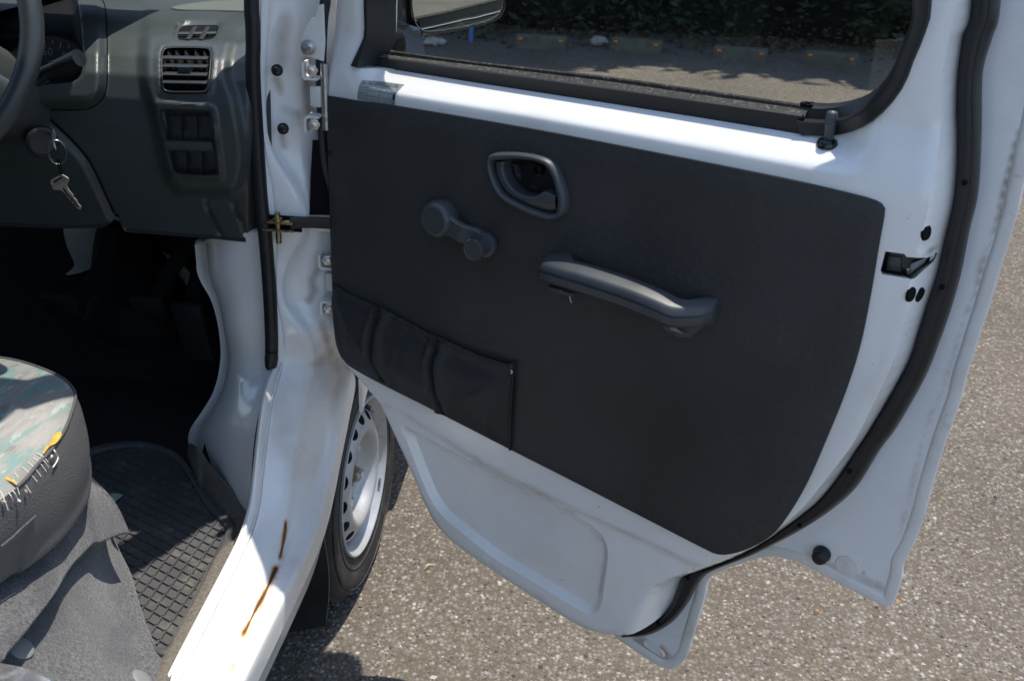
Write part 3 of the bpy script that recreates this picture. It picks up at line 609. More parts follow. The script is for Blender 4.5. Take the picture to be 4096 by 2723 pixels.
# outer skin with folded hem
flange = c5([(1600, 150), (1562, 300), (1530, 470), (1500, 570), (1470, 680), (1430, 800), (1390, 930), (1350, 1060), (1310, 1180), (1270, 1310), (1230, 1430), (1200, 1560)])+c8([(1975, 0), (1930, 130), (1880, 300), (1830, 480), (1780, 620), (1748, 680), (1722, 730), (1716, 790), (1700, 850), (1675, 925), (1655, 948), (1630, 948), (1600, 935), (1450, 860), (1300, 780), (1200, 727), (1130, 702), (1050, 685), (980, 692), (900, 715), (780, 757), (720, 787), (692, 830), (680, 900), (650, 1000), (610, 1130), (590, 1200), (555, 1250), (505, 1275), (460, 1270), (400, 1235), (300, 1170), (215, 1112)])
fl = DD(flange, SK)
fl_left = DD([(2400, 2490), (2220, 2375), (1930, 2180), (1800, 2060), (1730, 1940), (1680, 1790), (1640, 1670), (1560, 1540), (1480, 1450), (1410, 1380), (1375, 1250), (1350, 900), (1340, 500), (1338, 0)], SK)
skin = np.vstack([[(.36, 1.755), (.60, 1.765), (.82, 1.75), (.93, 1.66), (fl[0][0]-.012, 1.50)], fl, fl_left, [(.045, 1.44), (.11, 1.62), (.22, 1.72)]])
skin = resamp(cr(skin, 3, True), 420, True)
Ps, Fs = sheet(skin, .0075, [resamp(insetp(resamp(Hole, 120, True), -.014), 120, True)])
def dskin(Q): return SK-.0*Q[:, 0]
FLP = rusty(mat('flange_paint', (.75, .77, .78), .26, .5, coat=.3, var=.03, vscale=5, dirt=[((.50, .46, .40), 8, .52, .80, .45), ((.16, .13, .10), 130, .735, .76, .7)]))
osk = mk('outer_skin', extrude(DW(Ps[:, 0], Ps[:, 1], dskin(Ps)), Fs, -EN*.010), FLP, door, 30)
qx = pixof(osk); gr = np.zeros(len(qx))
for ln, w, a in ((c5([(1545, 40), (1500, 180), (1440, 420), (1430, 560)]), 16, 1.0), (c5([(1520, 60), (1475, 330), (1400, 560), (1330, 800), (1250, 1060)]), 9, .75), (c5([(1340, 700), (1280, 900), (1190, 1200), (1100, 1500)])+c8([(1850, 0), (1760, 350), (1700, 600)]), 14, .35), (c8([(1640, 860), (1560, 830), (1400, 760), (1230, 690)]), 16, .55), (c8([(1700, 700), (1660, 820), (1640, 880)]), 20, .5), (c8([(320, 1120), (420, 1190), (520, 1240)]), 22, .7)):
    gr = np.maximum(gr, a*np.exp(-(pdist(qx, cr(np.array(ln), 4), False)/w)**2))
attr(osk, 'grime', gr)
rs = np.zeros(len(qx))
for c_, w in zip(c8([(466, 1195), (455, 1165), (1511, 776)]), (20, 10, 4)): rs = np.maximum(rs, .72*np.exp(-(np.linalg.norm(qx-c_, axis=1)/w)**2))
attr(osk, 'rust', rs)
# hem: turned-over strip along the visible free edge
he = resamp(cr(np.vstack([[(fl[0][0]-.012, 1.50)], fl]), 6), 220); tn = np.gradient(he, axis=0); tn /= np.linalg.norm(tn, axis=1)[:, None]; nn = np.stack([tn[:, 1], -tn[:, 0]], 1)
cen = np.array([.7, .9]); 
for rep in range(6): nn[1:-1] = (nn[:-2]+nn[1:-1]+nn[2:])/3
nn /= np.linalg.norm(nn, axis=1)[:, None]
rl = [DW(he[:, 0]-nn[:, 0]*k, he[:, 1]-nn[:, 1]*k, SK+dd) for k, dd in ((0, -.010), (-.0012, -.004), (0, .0012), (.003, .0022), (.012, .0022), (.0155, .0010), (.017, -.0005))]
if inside(he[60:61]+nn[60:61]*.01, skin)[0]: rl = [DW(he[:, 0]+nn[:, 0]*k, he[:, 1]+nn[:, 1]*k, SK+dd) for k, dd in ((0, -.010), (-.0012, -.004), (0, .0012), (.003, .0022), (.012, .0022), (.0155, .0010), (.017, -.0005))]
mk('hem', loft(rl, 1, 1), WHITED, door, 50)
# sponge rubber door seal: one long loft from rail to rail
top_in = [(.40, 1.745), (.60, 1.748), (.80, 1.735), (.865, 1.63), (.905, 1.50)]; 
def sealrail(f, d):
    a = np.array(seal_in); b = np.array(seal_out); p = a*(1-f)+b*f; q = DD(p, d)
    off = np.array([(.0, .0), (.0, .0), (.012, .008), (.022, .004), (.022, 0)])*f*1.4
    return DW(*np.vstack([np.array(top_in)-[.022, .0]+off, q]).T, d)
sl = mk('door_seal', loft([sealrail(f, d) for f, d in ((0, -.080), (.0, -.067), (.10, -.056), (.32, -.052), (.52, -.0522), (.585, -.0528), (.65, -.0522), (.86, -.056), (.98, -.068), (1.02, -.096))], 5, 2), RUBBER, door, 60)
# drain holes in the seal
for p in c5([(1222, 330), (1093, 925)])+c8([(1440, 243), (1178, 527), (592, 803), (436, 1043)]):
    s_, z_ = DD([p], -.0505)[0]
    mk('vent_hole', lathe(DW(s_, z_, -.0535), EN, [(.0001, .004), (.0026, .0042), (.0034, .0036), (.0036, .001)], 12), DARK, door)
# seal on the hinge side
hs_ = DD([(1306, -420), (1302, -150), (1298, 0), (1287, 86), (1281, 241), (1284, 402), (1289, 545), (1299, 650), (1316, 735), (1330, 800)], -.006)
mk('hinge_side_seal', sweep(cr(DW(hs_[:, 0], hs_[:, 1], -.008), 5), circ(.0072, 12, .010), EN, scale=np.r_[np.ones(36), np.linspace(1, .45, 10)]), RUBBER, door)

# ---- trim panel
tr = resamp(cr(trim, 4, True), 360, True)
Pt, Ft = sheet(tr, .014, [bi_h]); e = pdist(Pt, tr); dt = .0035-.0032*(1-np.sqrt(np.clip(1-(1-np.clip(e/.005, 0, 1))**2, 0, 1)))
dt = dt+(.0018*np.sin(Pt[:, 0]*9+1)*np.sin(Pt[:, 1]*11)+.0007*np.sin(Pt[:, 0]*31+Pt[:, 1]*17))*sm(e, 0, .06)
mk('trim_panel', merge((DW(Pt[:, 0], Pt[:, 1], dt), Ft), skirt(tr, np.full(len(tr), .0003), -.012)), VINYL, door, 50)
# ---- map pocket
pk_top = c6([(45, 70), (150, 140), (300, 210), (400, 250), (432, 262), (460, 275), (640, 375), (800, 460), (882, 488), (900, 495), (1050, 570), (1220, 640), (1400, 700), (1480, 695)])
pk_rt = c6([(1470, 850), (1455, 1100), (1450, 1370)]); pk_bt = c6([(1300, 1290), (1100, 1190), (940, 1107), (900, 1092), (700, 985), (470, 857), (430, 832), (300, 755), (180, 692), (120, 642), (75, 500), (60, 380), (45, 200)])
pk = np.vstack([DD(pk_top, .012), DD(pk_rt, .006), DD(pk_bt, .006)]); pko = resamp(pk, 260, True)
pl1 = DD(c6([(430, 262), (400, 330), (378, 450), (368, 600), (385, 720), (450, 845)]), .01); pl2 = DD(c6([(885, 490), (855, 600), (845, 750), (865, 900), (915, 1095)]), .01)
pl1, pl2 = cr(pl1, 5), cr(pl2, 5); hemln = cr(DD(c6([(60, 110), (160, 210), (360, 330), (470, 400), (620, 470), (790, 550), (930, 620), (1100, 690), (1300, 775), (1440, 815)]), .01), 4)
wr = [cr(DD(c6(w), .01), 4) for w in ([(1440, 820), (1250, 910), (1050, 980), (910, 1060)], [(1170, 640), (1060, 800), (930, 1020)], [(95, 220), (200, 400), (330, 620), (430, 800)], [(640, 390), (610, 560), (560, 760)], [(1440, 840), (1330, 1000), (1260, 1250)], [(470, 420), (500, 600), (470, 700)])]
topc = cr(DD(pk_top, .012), 3)
def hpock(Q):
    d = np.full(len(Q), .0065); e = pdist(Q, pko); et = pdist(Q, topc, False)
    d += .016*sm(e, 0, .05)+.010*(1-sm(et, 0, .02))*sm(pdist(Q, DD(pk_rt, .006), False), 0, .04)
    for p in (pl1, pl2):
        k = pdist(Q, p, False); sgn = Q[:, 0]-np.interp(Q[:, 1], p[::-1, 1], p[::-1, 0])
        d += .011*np.exp(-((sgn+.009)/.006)**2)*(k < .05)-.017*np.exp(-((sgn-.001)/.0038)**2)*(k < .05)+.007*np.exp(-((sgn-.014)/.009)**2)*(k < .05)
    for i, w in enumerate(wr):
        k = pdist(Q, w, False); d += (.0034 if i in (0, 2, 4) else -.0014)*np.exp(-(k/.0055)**2)
    k = pdist(Q, hemln, False); d -= .0022*np.exp(-(k/.0022)**2)
    d += .0006*np.sin(Q[:, 0]*70+Q[:, 1]*30)*sm(e, 0, .03)
    return np.where(e < 1e-5, np.where(et < .002, .011, .0045), d)
Pp, Fp = sheet(pko, .0055)
_hp = hpock
def hpock(Q): d = _hp(Q); return np.where(d > .0066, .0066+(d-.0066)*.72, d)

mk('map_pocket', extrude(DW(Pp[:, 0], Pp[:, 1], hpock(Pp)), Fp, -EN*.0022), POCKET, door, 60)
mk('binding', sweep(DW(*cr(np.vstack([DD([(2052, 1458)], .008), DD(pk_rt, .007)]), 4).T, .0065), circ(.0022, 8, .003), EN), RUBBER, door)
q = DD([(2046, 1478), (2046, 1492)], .009); mk('loose_stitch', tube(DW(*cr(np.vstack([q[0], q.mean(0)+[.002, 0], q[1]]), 4).T, .0105), .0011, 6, EN), THREAD, door)

# ---- inside handle: bezel ring, cup, lever
bo = cr(DD(c3([(1302, 320), (1305, 240), (1345, 212), (1430, 205), (1560, 210), (1700, 235), (1790, 275), (1850, 350), (1890, 450), (1918, 560), (1915, 660), (1880, 715), (1800, 735), (1720, 722), (1600, 680), (1450, 600), (1370, 520), (1330, 430)]), .004), 6, True)
bi = cr(DD(c3([(1322, 320), (1328, 285), (1360, 277), (1430, 273), (1550, 268), (1680, 290), (1745, 330), (1785, 400), (1810, 480), (1828, 570), (1826, 650), (1815, 680), (1770, 690), (1700, 672), (1590, 630), (1430, 545), (1375, 475), (1337, 385)]), .008), 6, True)
n = len(bo); mid1 = bo*.72+bi*.28; mid2 = bo*.30+bi*.70
mk('handle_bezel', loft([DW(*p.T, d) for p, d in ((bo, .002), (bo*.97+bi*.03, .010), (mid1, .0175), (mid2, .0165), (bi, .009), (bi, -.004))], 1, 2, True), PLAST, door, 60)
Pc, Fc = sheet(resamp(bi, 100, True), .006); e = pdist(Pc, bi)
mk('handle_cup', (DW(Pc[:, 0], Pc[:, 1], .004-.030*sm(e, 0, .014)), Fc), DASHB, door)
lev_o = DD(c3([(1330, 292), (1345, 400), (1385, 480), (1440, 548), (1590, 628), (1700, 668), (1770, 682), (1812, 668)]), .010); lev_i = DD(c3([(1405, 286), (1397, 350), (1420, 430), (1470, 500), (1540, 548), (1640, 560), (1715, 524), (1806, 560)]), .013)
lo_, li_ = cr(lev_o, 5), cr(lev_i, 5)
mk('handle_lever', loft([DW(*p.T, d) for p, d in ((lo_, .000), (lo_, .008), (lo_*.6+li_*.4, .0125), (lo_*.12+li_*.88, .0135), (li_, .009), (li_, -.008))], 1, 2), PLAST, door, 60)
s_, z_ = DD(c3([(1670, 355)]), -.02)[0]; mk('screw_hole', lathe(DW(s_, z_, -.0255), EN, [(.0001, .002), (.0050, .002), (.0062, .0065), (.0075, .0068), (.009, .0005)], 16), BLACK, door)
# ---- window crank
hub = DD(c3([(903, 730)]), .012)[0]; kn = DD(c3([(1228, 950)]), .022)[0]
ax = np.array([kn[0]-hub[0], kn[1]-hub[1]]); La = np.linalg.norm(ax); ax /= La; pr = np.array([-ax[1], ax[0]])
mk('crank_hub', lathe(DW(*hub, .002), EN, [(.0275, 0), (.0285, .010), (.0275, .020), (.0245, .0262), (.021, .0285), (.0195, .0285), (.0190, .0270), (.0001, .0270)], 40), PLAST, door, 50)
stt = np.linspace(0, 1, 12); wid = .0235-.0085*sm(stt, 0, .38)+.001*sm(stt, .7, 1); dep = .024+.000*stt; dep = np.where(stt > .58, .024-.0085*sm(stt, .58, .70), dep)
rr = []
for k, dd in ((-1, -.010), (-1, -.004), (-.82, 0), (.82, 0), (1, -.004), (1, -.010)):
    rr.append(np.array([DW(hub[0]+ax[0]*La*t+pr[0]*k*w, hub[1]+ax[1]*La*t+pr[1]*k*w, d+dd) for t, w, d in zip(stt, wid, dep)]))
V, F = loft(rr, 3, 1); 
mk('crank_arm', (V, F+[tuple(range(5, -1, -1))]), PLAST, door, 50)
mk('crank_end', lathe(DW(*kn, .008), EN, [(.0001, 0), (.0185, 0), (.0195, .004), (.0185, .0085), (.0165, .0095), (.0001, .0095)], 32), PLAST, door, 50)
mk('crank_knob', lathe(DW(*kn, .018), EN, [(.0130, 0), (.0125, .004), (.0140, .012), (.0160, .022), (.0168, .026), (.0157, .0285), (.0140, .0285), (.0133, .0275), (.0001, .0275)], 32), PLAST, door, 50)
# ---- armrest pull
ar_bk = c4([(300, 640), (345, 592), (400, 577), (520, 600), (598, 632)])
front_top = cr(DD(c4([(302, 690), (340, 690), (480, 730), (700, 795), (1000, 895), (1200, 975), (1345, 1035), (1500, 1040), (1600, 1035), (1678, 1025)]), [.036, .048, .058, .061, .061, .060, .056, .043, .032, .018]), 5)
dl = cr(np.array([.036, .048, .058, .061, .061, .060, .056, .043, .032, .018])[:, None], 5)[:, 0]
N_ = len(front_top); tt = np.linspace(0, 1, N_)
hgt = .033*(1-.10*np.abs(2*tt-1)**4)
inn = np.where(tt < .16, .001, np.where(tt < .24, .001+.028*sm(tt, .16, .24), np.where(tt < .70, .029, .029-.028*sm(tt, .70, .82))))
inn = np.minimum(inn, dl-.004)
def arail(dz, dd, useinner=False):
    d = (inn if useinner else dl)+dd
    return np.array([DW(p[0], p[1]+dz*h/.047, np.maximum(d_, .001)) for p, h, d_ in zip(front_top, hgt, d)])
rails_ = [arail(-.047, 0, True), arail(.004, 0, True), arail(.0065, .003, True), arail(.0068, -.022), arail(.0058, -.018), arail(.0002, -.005), arail(-.0025, -.0018), arail(-.007, .0002), arail(-.016, .0015), arail(-.0185, -.0015), arail(-.0205, -.0015), arail(-.023, .0015), arail(-.036, .0005), arail(-.043, -.005), arail(-.047, -.012)]
V, F = loft(rails_, 1, 1, False, True); m = len(rails_)
mk('armrest', (V, F+[tuple(range(m))[::-1], tuple(range((N_-1)*m, N_*m))]), PLAST, door, 40)
for pts, nm in ((c4([(1290, 1150), (1640, 1150), (1520, 1250), (1430, 1252), (1330, 1200)]), 0), (c4([(400, 850), (620, 915), (600, 940), (470, 905), (410, 875)]), 1)):
    q = DD(pts, .018); Pq, Fq = sheet(resamp(q, 40, True), .01); mk('armrest_bracket', extrude(DW(Pq[:, 0], Pq[:, 1], .030), Fq, -EN*.028), PLAST, door, 40, bevel=.002)
q = DD(c4([(1350, 1175), (1440, 1245), (1330, 1210)]), .033); Pq, Fq = sheet(resamp(q, 20, True), .01); mk('bracket_tab', extrude(DW(Pq[:, 0], Pq[:, 1], .034), Fq, -EN*.003), GREYPL, door)
q = DD(c4([(548, 940), (550, 960), (562, 1000)]), .006); mk('loose_thread', tube(DW(*cr(q, 5).T, .007), .0009, 6, EN), THREAD, door)

# ---- window furniture
Kc = resamp(cr(np.vstack([Kr, K_top]), 4), 90); Hc = resamp(cr(np.vstack([Hr, H_top]), 4), 90)
KL = resamp(np.vstack([[K_top[-1]], Kl[:2], DD([(1462, 250)], -.046)]), 16); HL = resamp(np.vstack([[H_top[-1]], Hl[:2], DD([(1551, 262)], -.068)]), 16)
Kf, Hf = np.vstack([Kc, KL[1:]]), np.vstack([Hc, HL[1:]])
kz = hdoor(Kf)
mk('window_rubber', loft([DW(*(Kf*(1-f)+Hf*f).T, d) for f, d in ((-.02, kz-.004), (0, kz+.003), (.06, kz+.006), (.42, kz+.005), (.50, kz+.0065), (.56, kz*.6-.028), (.92, -.062), (1, -.068), (1, -.088))], 1, 1), RUBBER, door, 40)
def brail(px, d): q = DD(px, d); return DW(*cr(q, 8).T, d)
bl = [(1489, 268), (1900, 334), (2400, 411), (2800, 474), (3212, 541)]; bm_ = [(1489, 226), (1900, 281), (2400, 348), (2800, 404), (3221, 463)]; bt = [(1500, 214), (1900, 262), (2400, 322), (2800, 379), (3234, 440)]
mk('belt_moulding', loft([brail(bl, -.070), brail(bl, -.0525), brail([(a, b*.35+c*.65) for (a, b), (_, c) in zip(bl, bm_)], -.0505), brail([(a, b+5) for a, b in bm_], -.0485), brail(bm_, -.050), brail([(a, b-3) for a, b in bm_], -.053)], 1, 1), RUBBER, door, 40)
mk('dusty_ledge', loft([brail([(a, b-2) for a, b in bm_], -.0525), brail([(a+4, (b+d)/2) for (a, b), (_, d) in zip(bm_, bt)], -.057), brail(bt, -.0615), brail(bt, -.067)], 1, 1), DUSTR, door, 40)
mk('felt_strip', loft([brail(bt, -.068), brail([(1560, 207), (1900, 252), (2400, 309), (2800, 364), (3196, 424)], -.0665), brail([(1562, 201), (1900, 246), (2400, 302), (2800, 357), (3196, 415)], -.0685), brail([(1562, 201), (1900, 246), (2400, 302), (2800, 357), (3196, 415)], -.078)], 1, 1), DUSTR, door, 40)
q = DD(crop(2300, 0, .7613, [(1180, 540), (1245, 540), (1250, 552), (1185, 560)]), -.064); Pq, Fq = sheet(q, .01); mk('clip', extrude(DW(Pq[:, 0], Pq[:, 1], -.062), Fq, -EN*.01), BLACK, door, bevel=.0012)
sx = DD([(3213, 460), (3210, 542)], -.049); mk('moulding_joint', tube(DW(*cr(sx, 4).T, -.0495), .0012, 6, EN), DARK, door)
Gp = resamp(np.vstack([cr(np.vstack([Hr, H_top]), 4), HL, DD([(1552, 290), (2400, 420), (3190, 540)], -.0775)]), 120, True); Gp = (Gp-Gp.mean(0))*1.004+Gp.mean(0)
Pg, Fg = sheet(Gp, .06); mk('window_glass', (DW(Pg[:, 0], Pg[:, 1], -.0778), Fg), GLASS, door)
# fixed front sash and mirror foot
q = DD([(1548, -160), (1548, 0), (1546, 240)], -.084); mk('window_channel', sweep(DW(*q.T, -.084), circ(.010, 4, .010), EN), RUBBER, door, 20)
# lock button
lb = DD([(3297, 578)], -.032)[0]; lt = DD([(3304, 447)], -.032)[0]; hz = lt[1]-lb[1]; bs = DW(*lb, hdoor(lb[None])[0]+.002)
mk('lock_button', lathe(bs, (0, 0, 1), [(.0062, -.004), (.0060, hz*.30), (.0066, hz*.34), (.0066, hz*.52), (.0075, hz*.55)]+[(.0078-.0008*(i % 2), hz*(.58+.035*i)) for i in range(8)]+[(.0072, hz*.90), (.0055, hz*.97), (.0001, hz)], 20), PLAST, door, 50)
mk('lock_grommet', lathe(bs, (0, 0, 1), [(.0132, -.006), (.0132, -.001), (.0108, .0036), (.0080, .0044), (.007, .003)], 24), BLACK, door, 50)
# service record sticker on the rail
ZOOM = lambda pts: crop(1400, 200, .1594, pts)
stc = DD(ZOOM([(245, 775), (1195, 910), (1175, 1385), (235, 1230)]), -.008)
def stk(u, v): 
    p = (stc[0]*(1-u)[:, None]+stc[1]*u[:, None])*(1-v)[:, None]+(stc[3]*(1-u)[:, None]+stc[2]*u[:, None])*v[:, None]; return p
def stk_w(u, v, up): p = stk(np.asarray(u, float), np.asarray(v, float)); return DW(p[:, 0], p[:, 1], hdoor(p)+up)
uu, vv = np.meshgrid(np.linspace(0, 1, 24), np.linspace(0, 1, 18), indexing='ij'); mk('service_sticker', (stk_w(uu.ravel(), vv.ravel(), .0007), grid_faces(24, 18)), STICK, door)
def sline(u0, v0, u1, v1, w):
    n_ = 14; t = np.linspace(0, 1, n_); du, dv = (0, w) if abs(u1-u0) > abs(v1-v0) else (w*.52, 0)
    a = stk_w(u0+(u1-u0)*t-du/2, v0+(v1-v0)*t-dv/2, .0010); b = stk_w(u0+(u1-u0)*t+du/2, v0+(v1-v0)*t+dv/2, .0010)
    return np.vstack([a, b]), [(i, i+1, n_+i+1, n_+i) for i in range(n_-1)]
lines = [sline(0, .155, 1, .155, .012), sline(0, .44, 1, .44, .014), sline(0, .715, 1, .715, .014), sline(.25, 0, .25, 1, .010), sline(.585, 0, .585, 1, .010), sline(.93, .155, .93, 1, .010)]
mk('sticker_lines', merge(*lines), INK, door)
def textvf(txt, size=1.0):
    cu = bpy.data.curves.new('t', 'FONT'); cu.body = txt; cu.size = size; cu.resolution_u = 2; ob = bpy.data.objects.new('t', cu); COL.objects.link(ob)
    dg = bpy.context.evaluated_depsgraph_get(); me = ob.evaluated_get(dg).to_mesh(); V = np.array([tuple(v.co) for v in me.vertices]) if len(me.vertices) else np.zeros((0, 3)); F = [tuple(p.vertices) for p in me.polygons]
    ob.evaluated_get(dg).to_mesh_clear(); bpy.data.objects.remove(ob); bpy.data.curves.remove(cu); return V, F
tx = []
for s, u0, u1, v0, v1 in (('品      名', .05, .21, .04, .13), ('交 換 日', .33, .52, .04, .13), ('次回の交換は', .62, .92, .03, .14), ('エンジンオイル', .015, .235, .24, .36), ('オイルエレメント', .015, .235, .52, .64), ('ギヤーオイル', .02, .235, .80, .90), ('K', .945, .985, .22, .28), ('m', .945, .985, .32, .38), ('Km', .94, .99, .84, .92)):
    V, F = textvf(s)
    if len(V) == 0: continue
    lo, hi = V.min(0), V.max(0); u = u0+(V[:, 0]-lo[0])/(hi[0]-lo[0])*(u1-u0); v = v1-(V[:, 1]-lo[1])/max(hi[1]-lo[1], 1e-6)*(v1-v0); tx.append((stk_w(u, v, .0011), F))
tx.append((stk_w(np.array([.935, .99, .99, .935]), np.array([.45, .45, .70, .70]), .0011), [(0, 1, 2, 3)]))
mk('sticker_print', merge(*tx), INK, door, recalc=False)
# latch in its opening
Pq, Fq = sheet(resamp((latch-latch.mean(0))*1.25+latch.mean(0), 60, True), .01); mk('latch_cavity', (DW(Pq[:, 0], Pq[:, 1], hdoor(np.clip(Pq, latch.min(0), latch.max(0)))-.020), Fq), BLACK, door)
q = DD(c5([(790, 745), (860, 752), (862, 840), (776, 828)]), -.022); Pq, Fq = sheet(q, .01); mk('latch_plate', extrude(DW(Pq[:, 0], Pq[:, 1], -.0215), Fq, -EN*.004), PLAST, door, bevel=.0012)
q = DD(c5([(930, 775), (1000, 770), (985, 800), (940, 838), (905, 850)]), -.026); Pq, Fq = sheet(q, .01); mk('latch_fork', extrude(DW(Pq[:, 0], Pq[:, 1], hdoor(Pq)-.010), Fq, -EN*.004), mat('greasy_steel', (.12, .12, .12), .4, .5, metal=.9), door, bevel=.0012)
q = DD(c5([(885, 820), (920, 818), (915, 850), (888, 852)]), -.02); Pq, Fq = sheet(q, .01); mk('latch_claw', extrude(DW(Pq[:, 0], Pq[:, 1], -.022), Fq, -EN*.004), STEEL, door, bevel=.001)
q = DD(c5([(918, 868), (965, 830), (1005, 800), (1020, 765)]), -.024); mk('latch_lip', tube(DW(*cr(q, 5).T, hdoor(cr(q, 5))-.006), .0028, 8, EN), BLACK, door)
for p in c5([(1003, 613), (916, 965), (966, 968)]):
    hp_, hn_ = hit(door, [p]); mk('hole_disc', lathe(hp_[0], hn_[0], [(.0001, .0016), (.0078, .0016), (.0088, .0019), (.0100, -.001)], 24), DARK, door, 60)  # flat black disc painted in for the dark of a hole
# bump stop, plugs and drain slot on the flange
s_, z_ = DD(c8([(1291, 685)]), SK+.008)[0]; mk('bump_stop', lathe(DW(s_, z_, SK), EN, [(.0128, 0), (.0135, .004), (.0120, .008), (.0104, .012), (.0112, .015), (.0098, .018), (.004, .0195), (.0001, .019)], 28), RUBBER, door, 60)
s_, z_ = DD(c8([(1429, 741)]), SK)[0]; mk('flange_plug', lathe(DW(s_, z_, SK), EN, [(.0175, .0002), (.0165, .0009), (.0055, .0009), (.0050, .0002), (.0042, .0002), (.0040, .0010), (.0001, .0010)], 28), WHITED, door)
q = DD(c8([(372, 1130), (395, 1135), (455, 1180), (462, 1205), (440, 1200), (375, 1155)]), SK); qo = resamp(cr(q, 4, True), 40, True)
mk('drain_slot', loft([DW(*((qo-qo.mean(0))*k+qo.mean(0)).T, d) for k, d in ((1.25, SK+.0004), (1.12, SK+.0025), (.95, SK+.0025), (.8, SK-.002))], 1, 2, True), WHITED, door)
Pq, Fq = sheet((qo-qo.mean(0))*.86+qo.mean(0), .008); mk('slot_floor', (DW(Pq[:, 0], Pq[:, 1], SK+.0007), Fq), WHITED, door)
# check strap (runs from the pillar into the door)
ck0 = PY([(1160, 893)], -.285)[0]; ck1 = DW(.03, ck0[2]-.012, -.025)
mk('check_strap', sweep(cr([ck0, ck0*.6+ck1*.4+[0, -.002, .003], ck1], 6), [(-.0025, -.009), (.0025, -.009), (.0035, 0), (.0025, .009), (-.0025, .009), (-.0035, 0)], (0, 0, 1)), RUBBER, door, 40)
# ---- outside mirror on the front corner of the door
mo = DD(c1([(745, -700), (748, 0), (755, 100), (780, 200), (830, 258), (890, 275), (1000, 265), (1200, 230), (1400, 180), (1480, 140), (1520, 80), (1532, 0), (1540, -380), (1515, -560), (1440, -660), (1250, -740), (900, -770)]), -.235)
mo = cr(mo, 5, True); mc = mo.mean(0)
mcw = DW(*mc, -.235); tocam = CAM-mcw; tocam[2] = 0; tocam /= np.linalg.norm(tocam); rdir = np.array([.42, -1, 0]); rdir /= np.linalg.norm(rdir); mn = tocam+rdir; mn[2] = .02; mn /= np.linalg.norm(mn)
# slide every outline point along its own sight line onto the mirror's own plane
mw = onpl(c1([(745, -700), (748, 0), (755, 100), (780, 200), (830, 258), (890, 275), (1000, 265), (1200, 230), (1400, 180), (1480, 140), (1520, 80), (1532, 0), (1540, -380), (1515, -560), (1440, -660), (1250, -740), (900, -770)]), mcw, mn); mw = resamp(cr(mw, 5, True), 90, True)
cw = mw.mean(0); a_, b_2, _ = basis(mn)
uv = np.stack([(mw-cw)@a_, (mw-cw)@b_2], 1); Pm, Fm = sheet(uv, .02)
rad2 = (Pm**2).sum(1); mk('mirror_glass', (cw+np.outer(Pm[:, 0], a_)+np.outer(Pm[:, 1], b_2)-np.outer(rad2*.25, mn), Fm), MIRR, door)
ring = lambda k, h: cw+(mw-cw)*k+mn*h
mk('mirror_housing', loft([ring(.992, -.002), ring(1.0, .003), ring(1.02, .004), ring(1.045, .0), ring(1.06, -.015), ring(1.05, -.045), ring(.75, -.075), ring(.3, -.085)], 1, 2, True), BLACK, door, 50)
q0 = DW(*DD(c1([(640, 120)]), -.20)[0], -.20); q1 = DW(*DD(c1([(650, 330)]), -.19)[0], -.19); up_ = DW(*DD(c1([(640, -650)]), -.20)[0], -.20)
mk('mirror_stem', sweep(cr([up_, (up_+q0)/2, q0, q1], 5), circ(.024, 14, .018), EN), BLACK, door)
f0 = DW(*DD(c1([(670, 345)]), -.16)[0], -.16); f1 = DW(*DD(c1([(670, 450)]), -.12)[0], -.12)
mk('mirror_foot', sweep(cr([f0+[0, 0, .006], f0, (f0+f1)/2, f1, DW(.10, 1.13, -.08)], 4), np.array([(-.030, -.02), (-.022, -.026), (.022, -.026), (.030, -.02), (.030, .02), (.022, .026), (-.022, .026), (-.030, .02)]), EN), BLACK, door, 40)

# ================= body around the door opening =================
py_ = [-500, 0, 250, 450, 600, 740, 830, 950, 1080, 1200, 1330, 1450, 1600, 1760, 1900, 2050, 2120, 2260, 2450, 2723, 3100]
rA = [1030, 1032, 1033, 1042, 1051, 1062, 1067, 1079, 1091, 1099, 1105, 1100, 1058, 1029, 1018, 1012, 995, 908, 812, 674, 480]
rB = [1085, 1082, 1068, 1070, 1097, 1180, 1216, 1213, 1150, 1146, 1224, 1255, 1221, 1185, 1168, 1155, 1143, 1103, 1012, 885, 706]
rE = [1330]*11+[1400, 1375, 1339, 1318, 1288, 1262, 1190, 1101, 959, 770]
yA = [-.275]*11; yB = [-.262]*11
A3 = np.vstack([PY(list(zip(rA, py_))[:11], -.275), PX(list(zip(rA, py_))[11:], -.087)])
xB = np.interp(py_[11:], [1450, 1600, 2050, 2723], [-.033, -.035, -.034, -.033]); B3 = np.vstack([PY(list(zip(rB, py_))[:11], -.262)]+[PX([(a, b)], x) for a, b, x in zip(rB[11:], py_[11:], xB)])
E3 = np.vstack([PY(list(zip(rE, py_))[:11], -.205), PX(list(zip(rE, py_))[11:], .002)])
E3[:11, 0] = np.linspace(.02, .012, 11)
rC = [0]*11+[1352, 1322, 1288, 1271, 1238, 1205, 1150, 1056, 920, 738]
C3 = np.vstack([B3[:11]*.45+E3[:11]*.55, PX(list(zip(rC, py_))[11:], -.012)])
for P_ in (A3, B3, C3, E3):
    for rep in range(2): P_[13:-1] = .25*P_[12:-2]+.5*P_[13:-1]+.25*P_[14:]
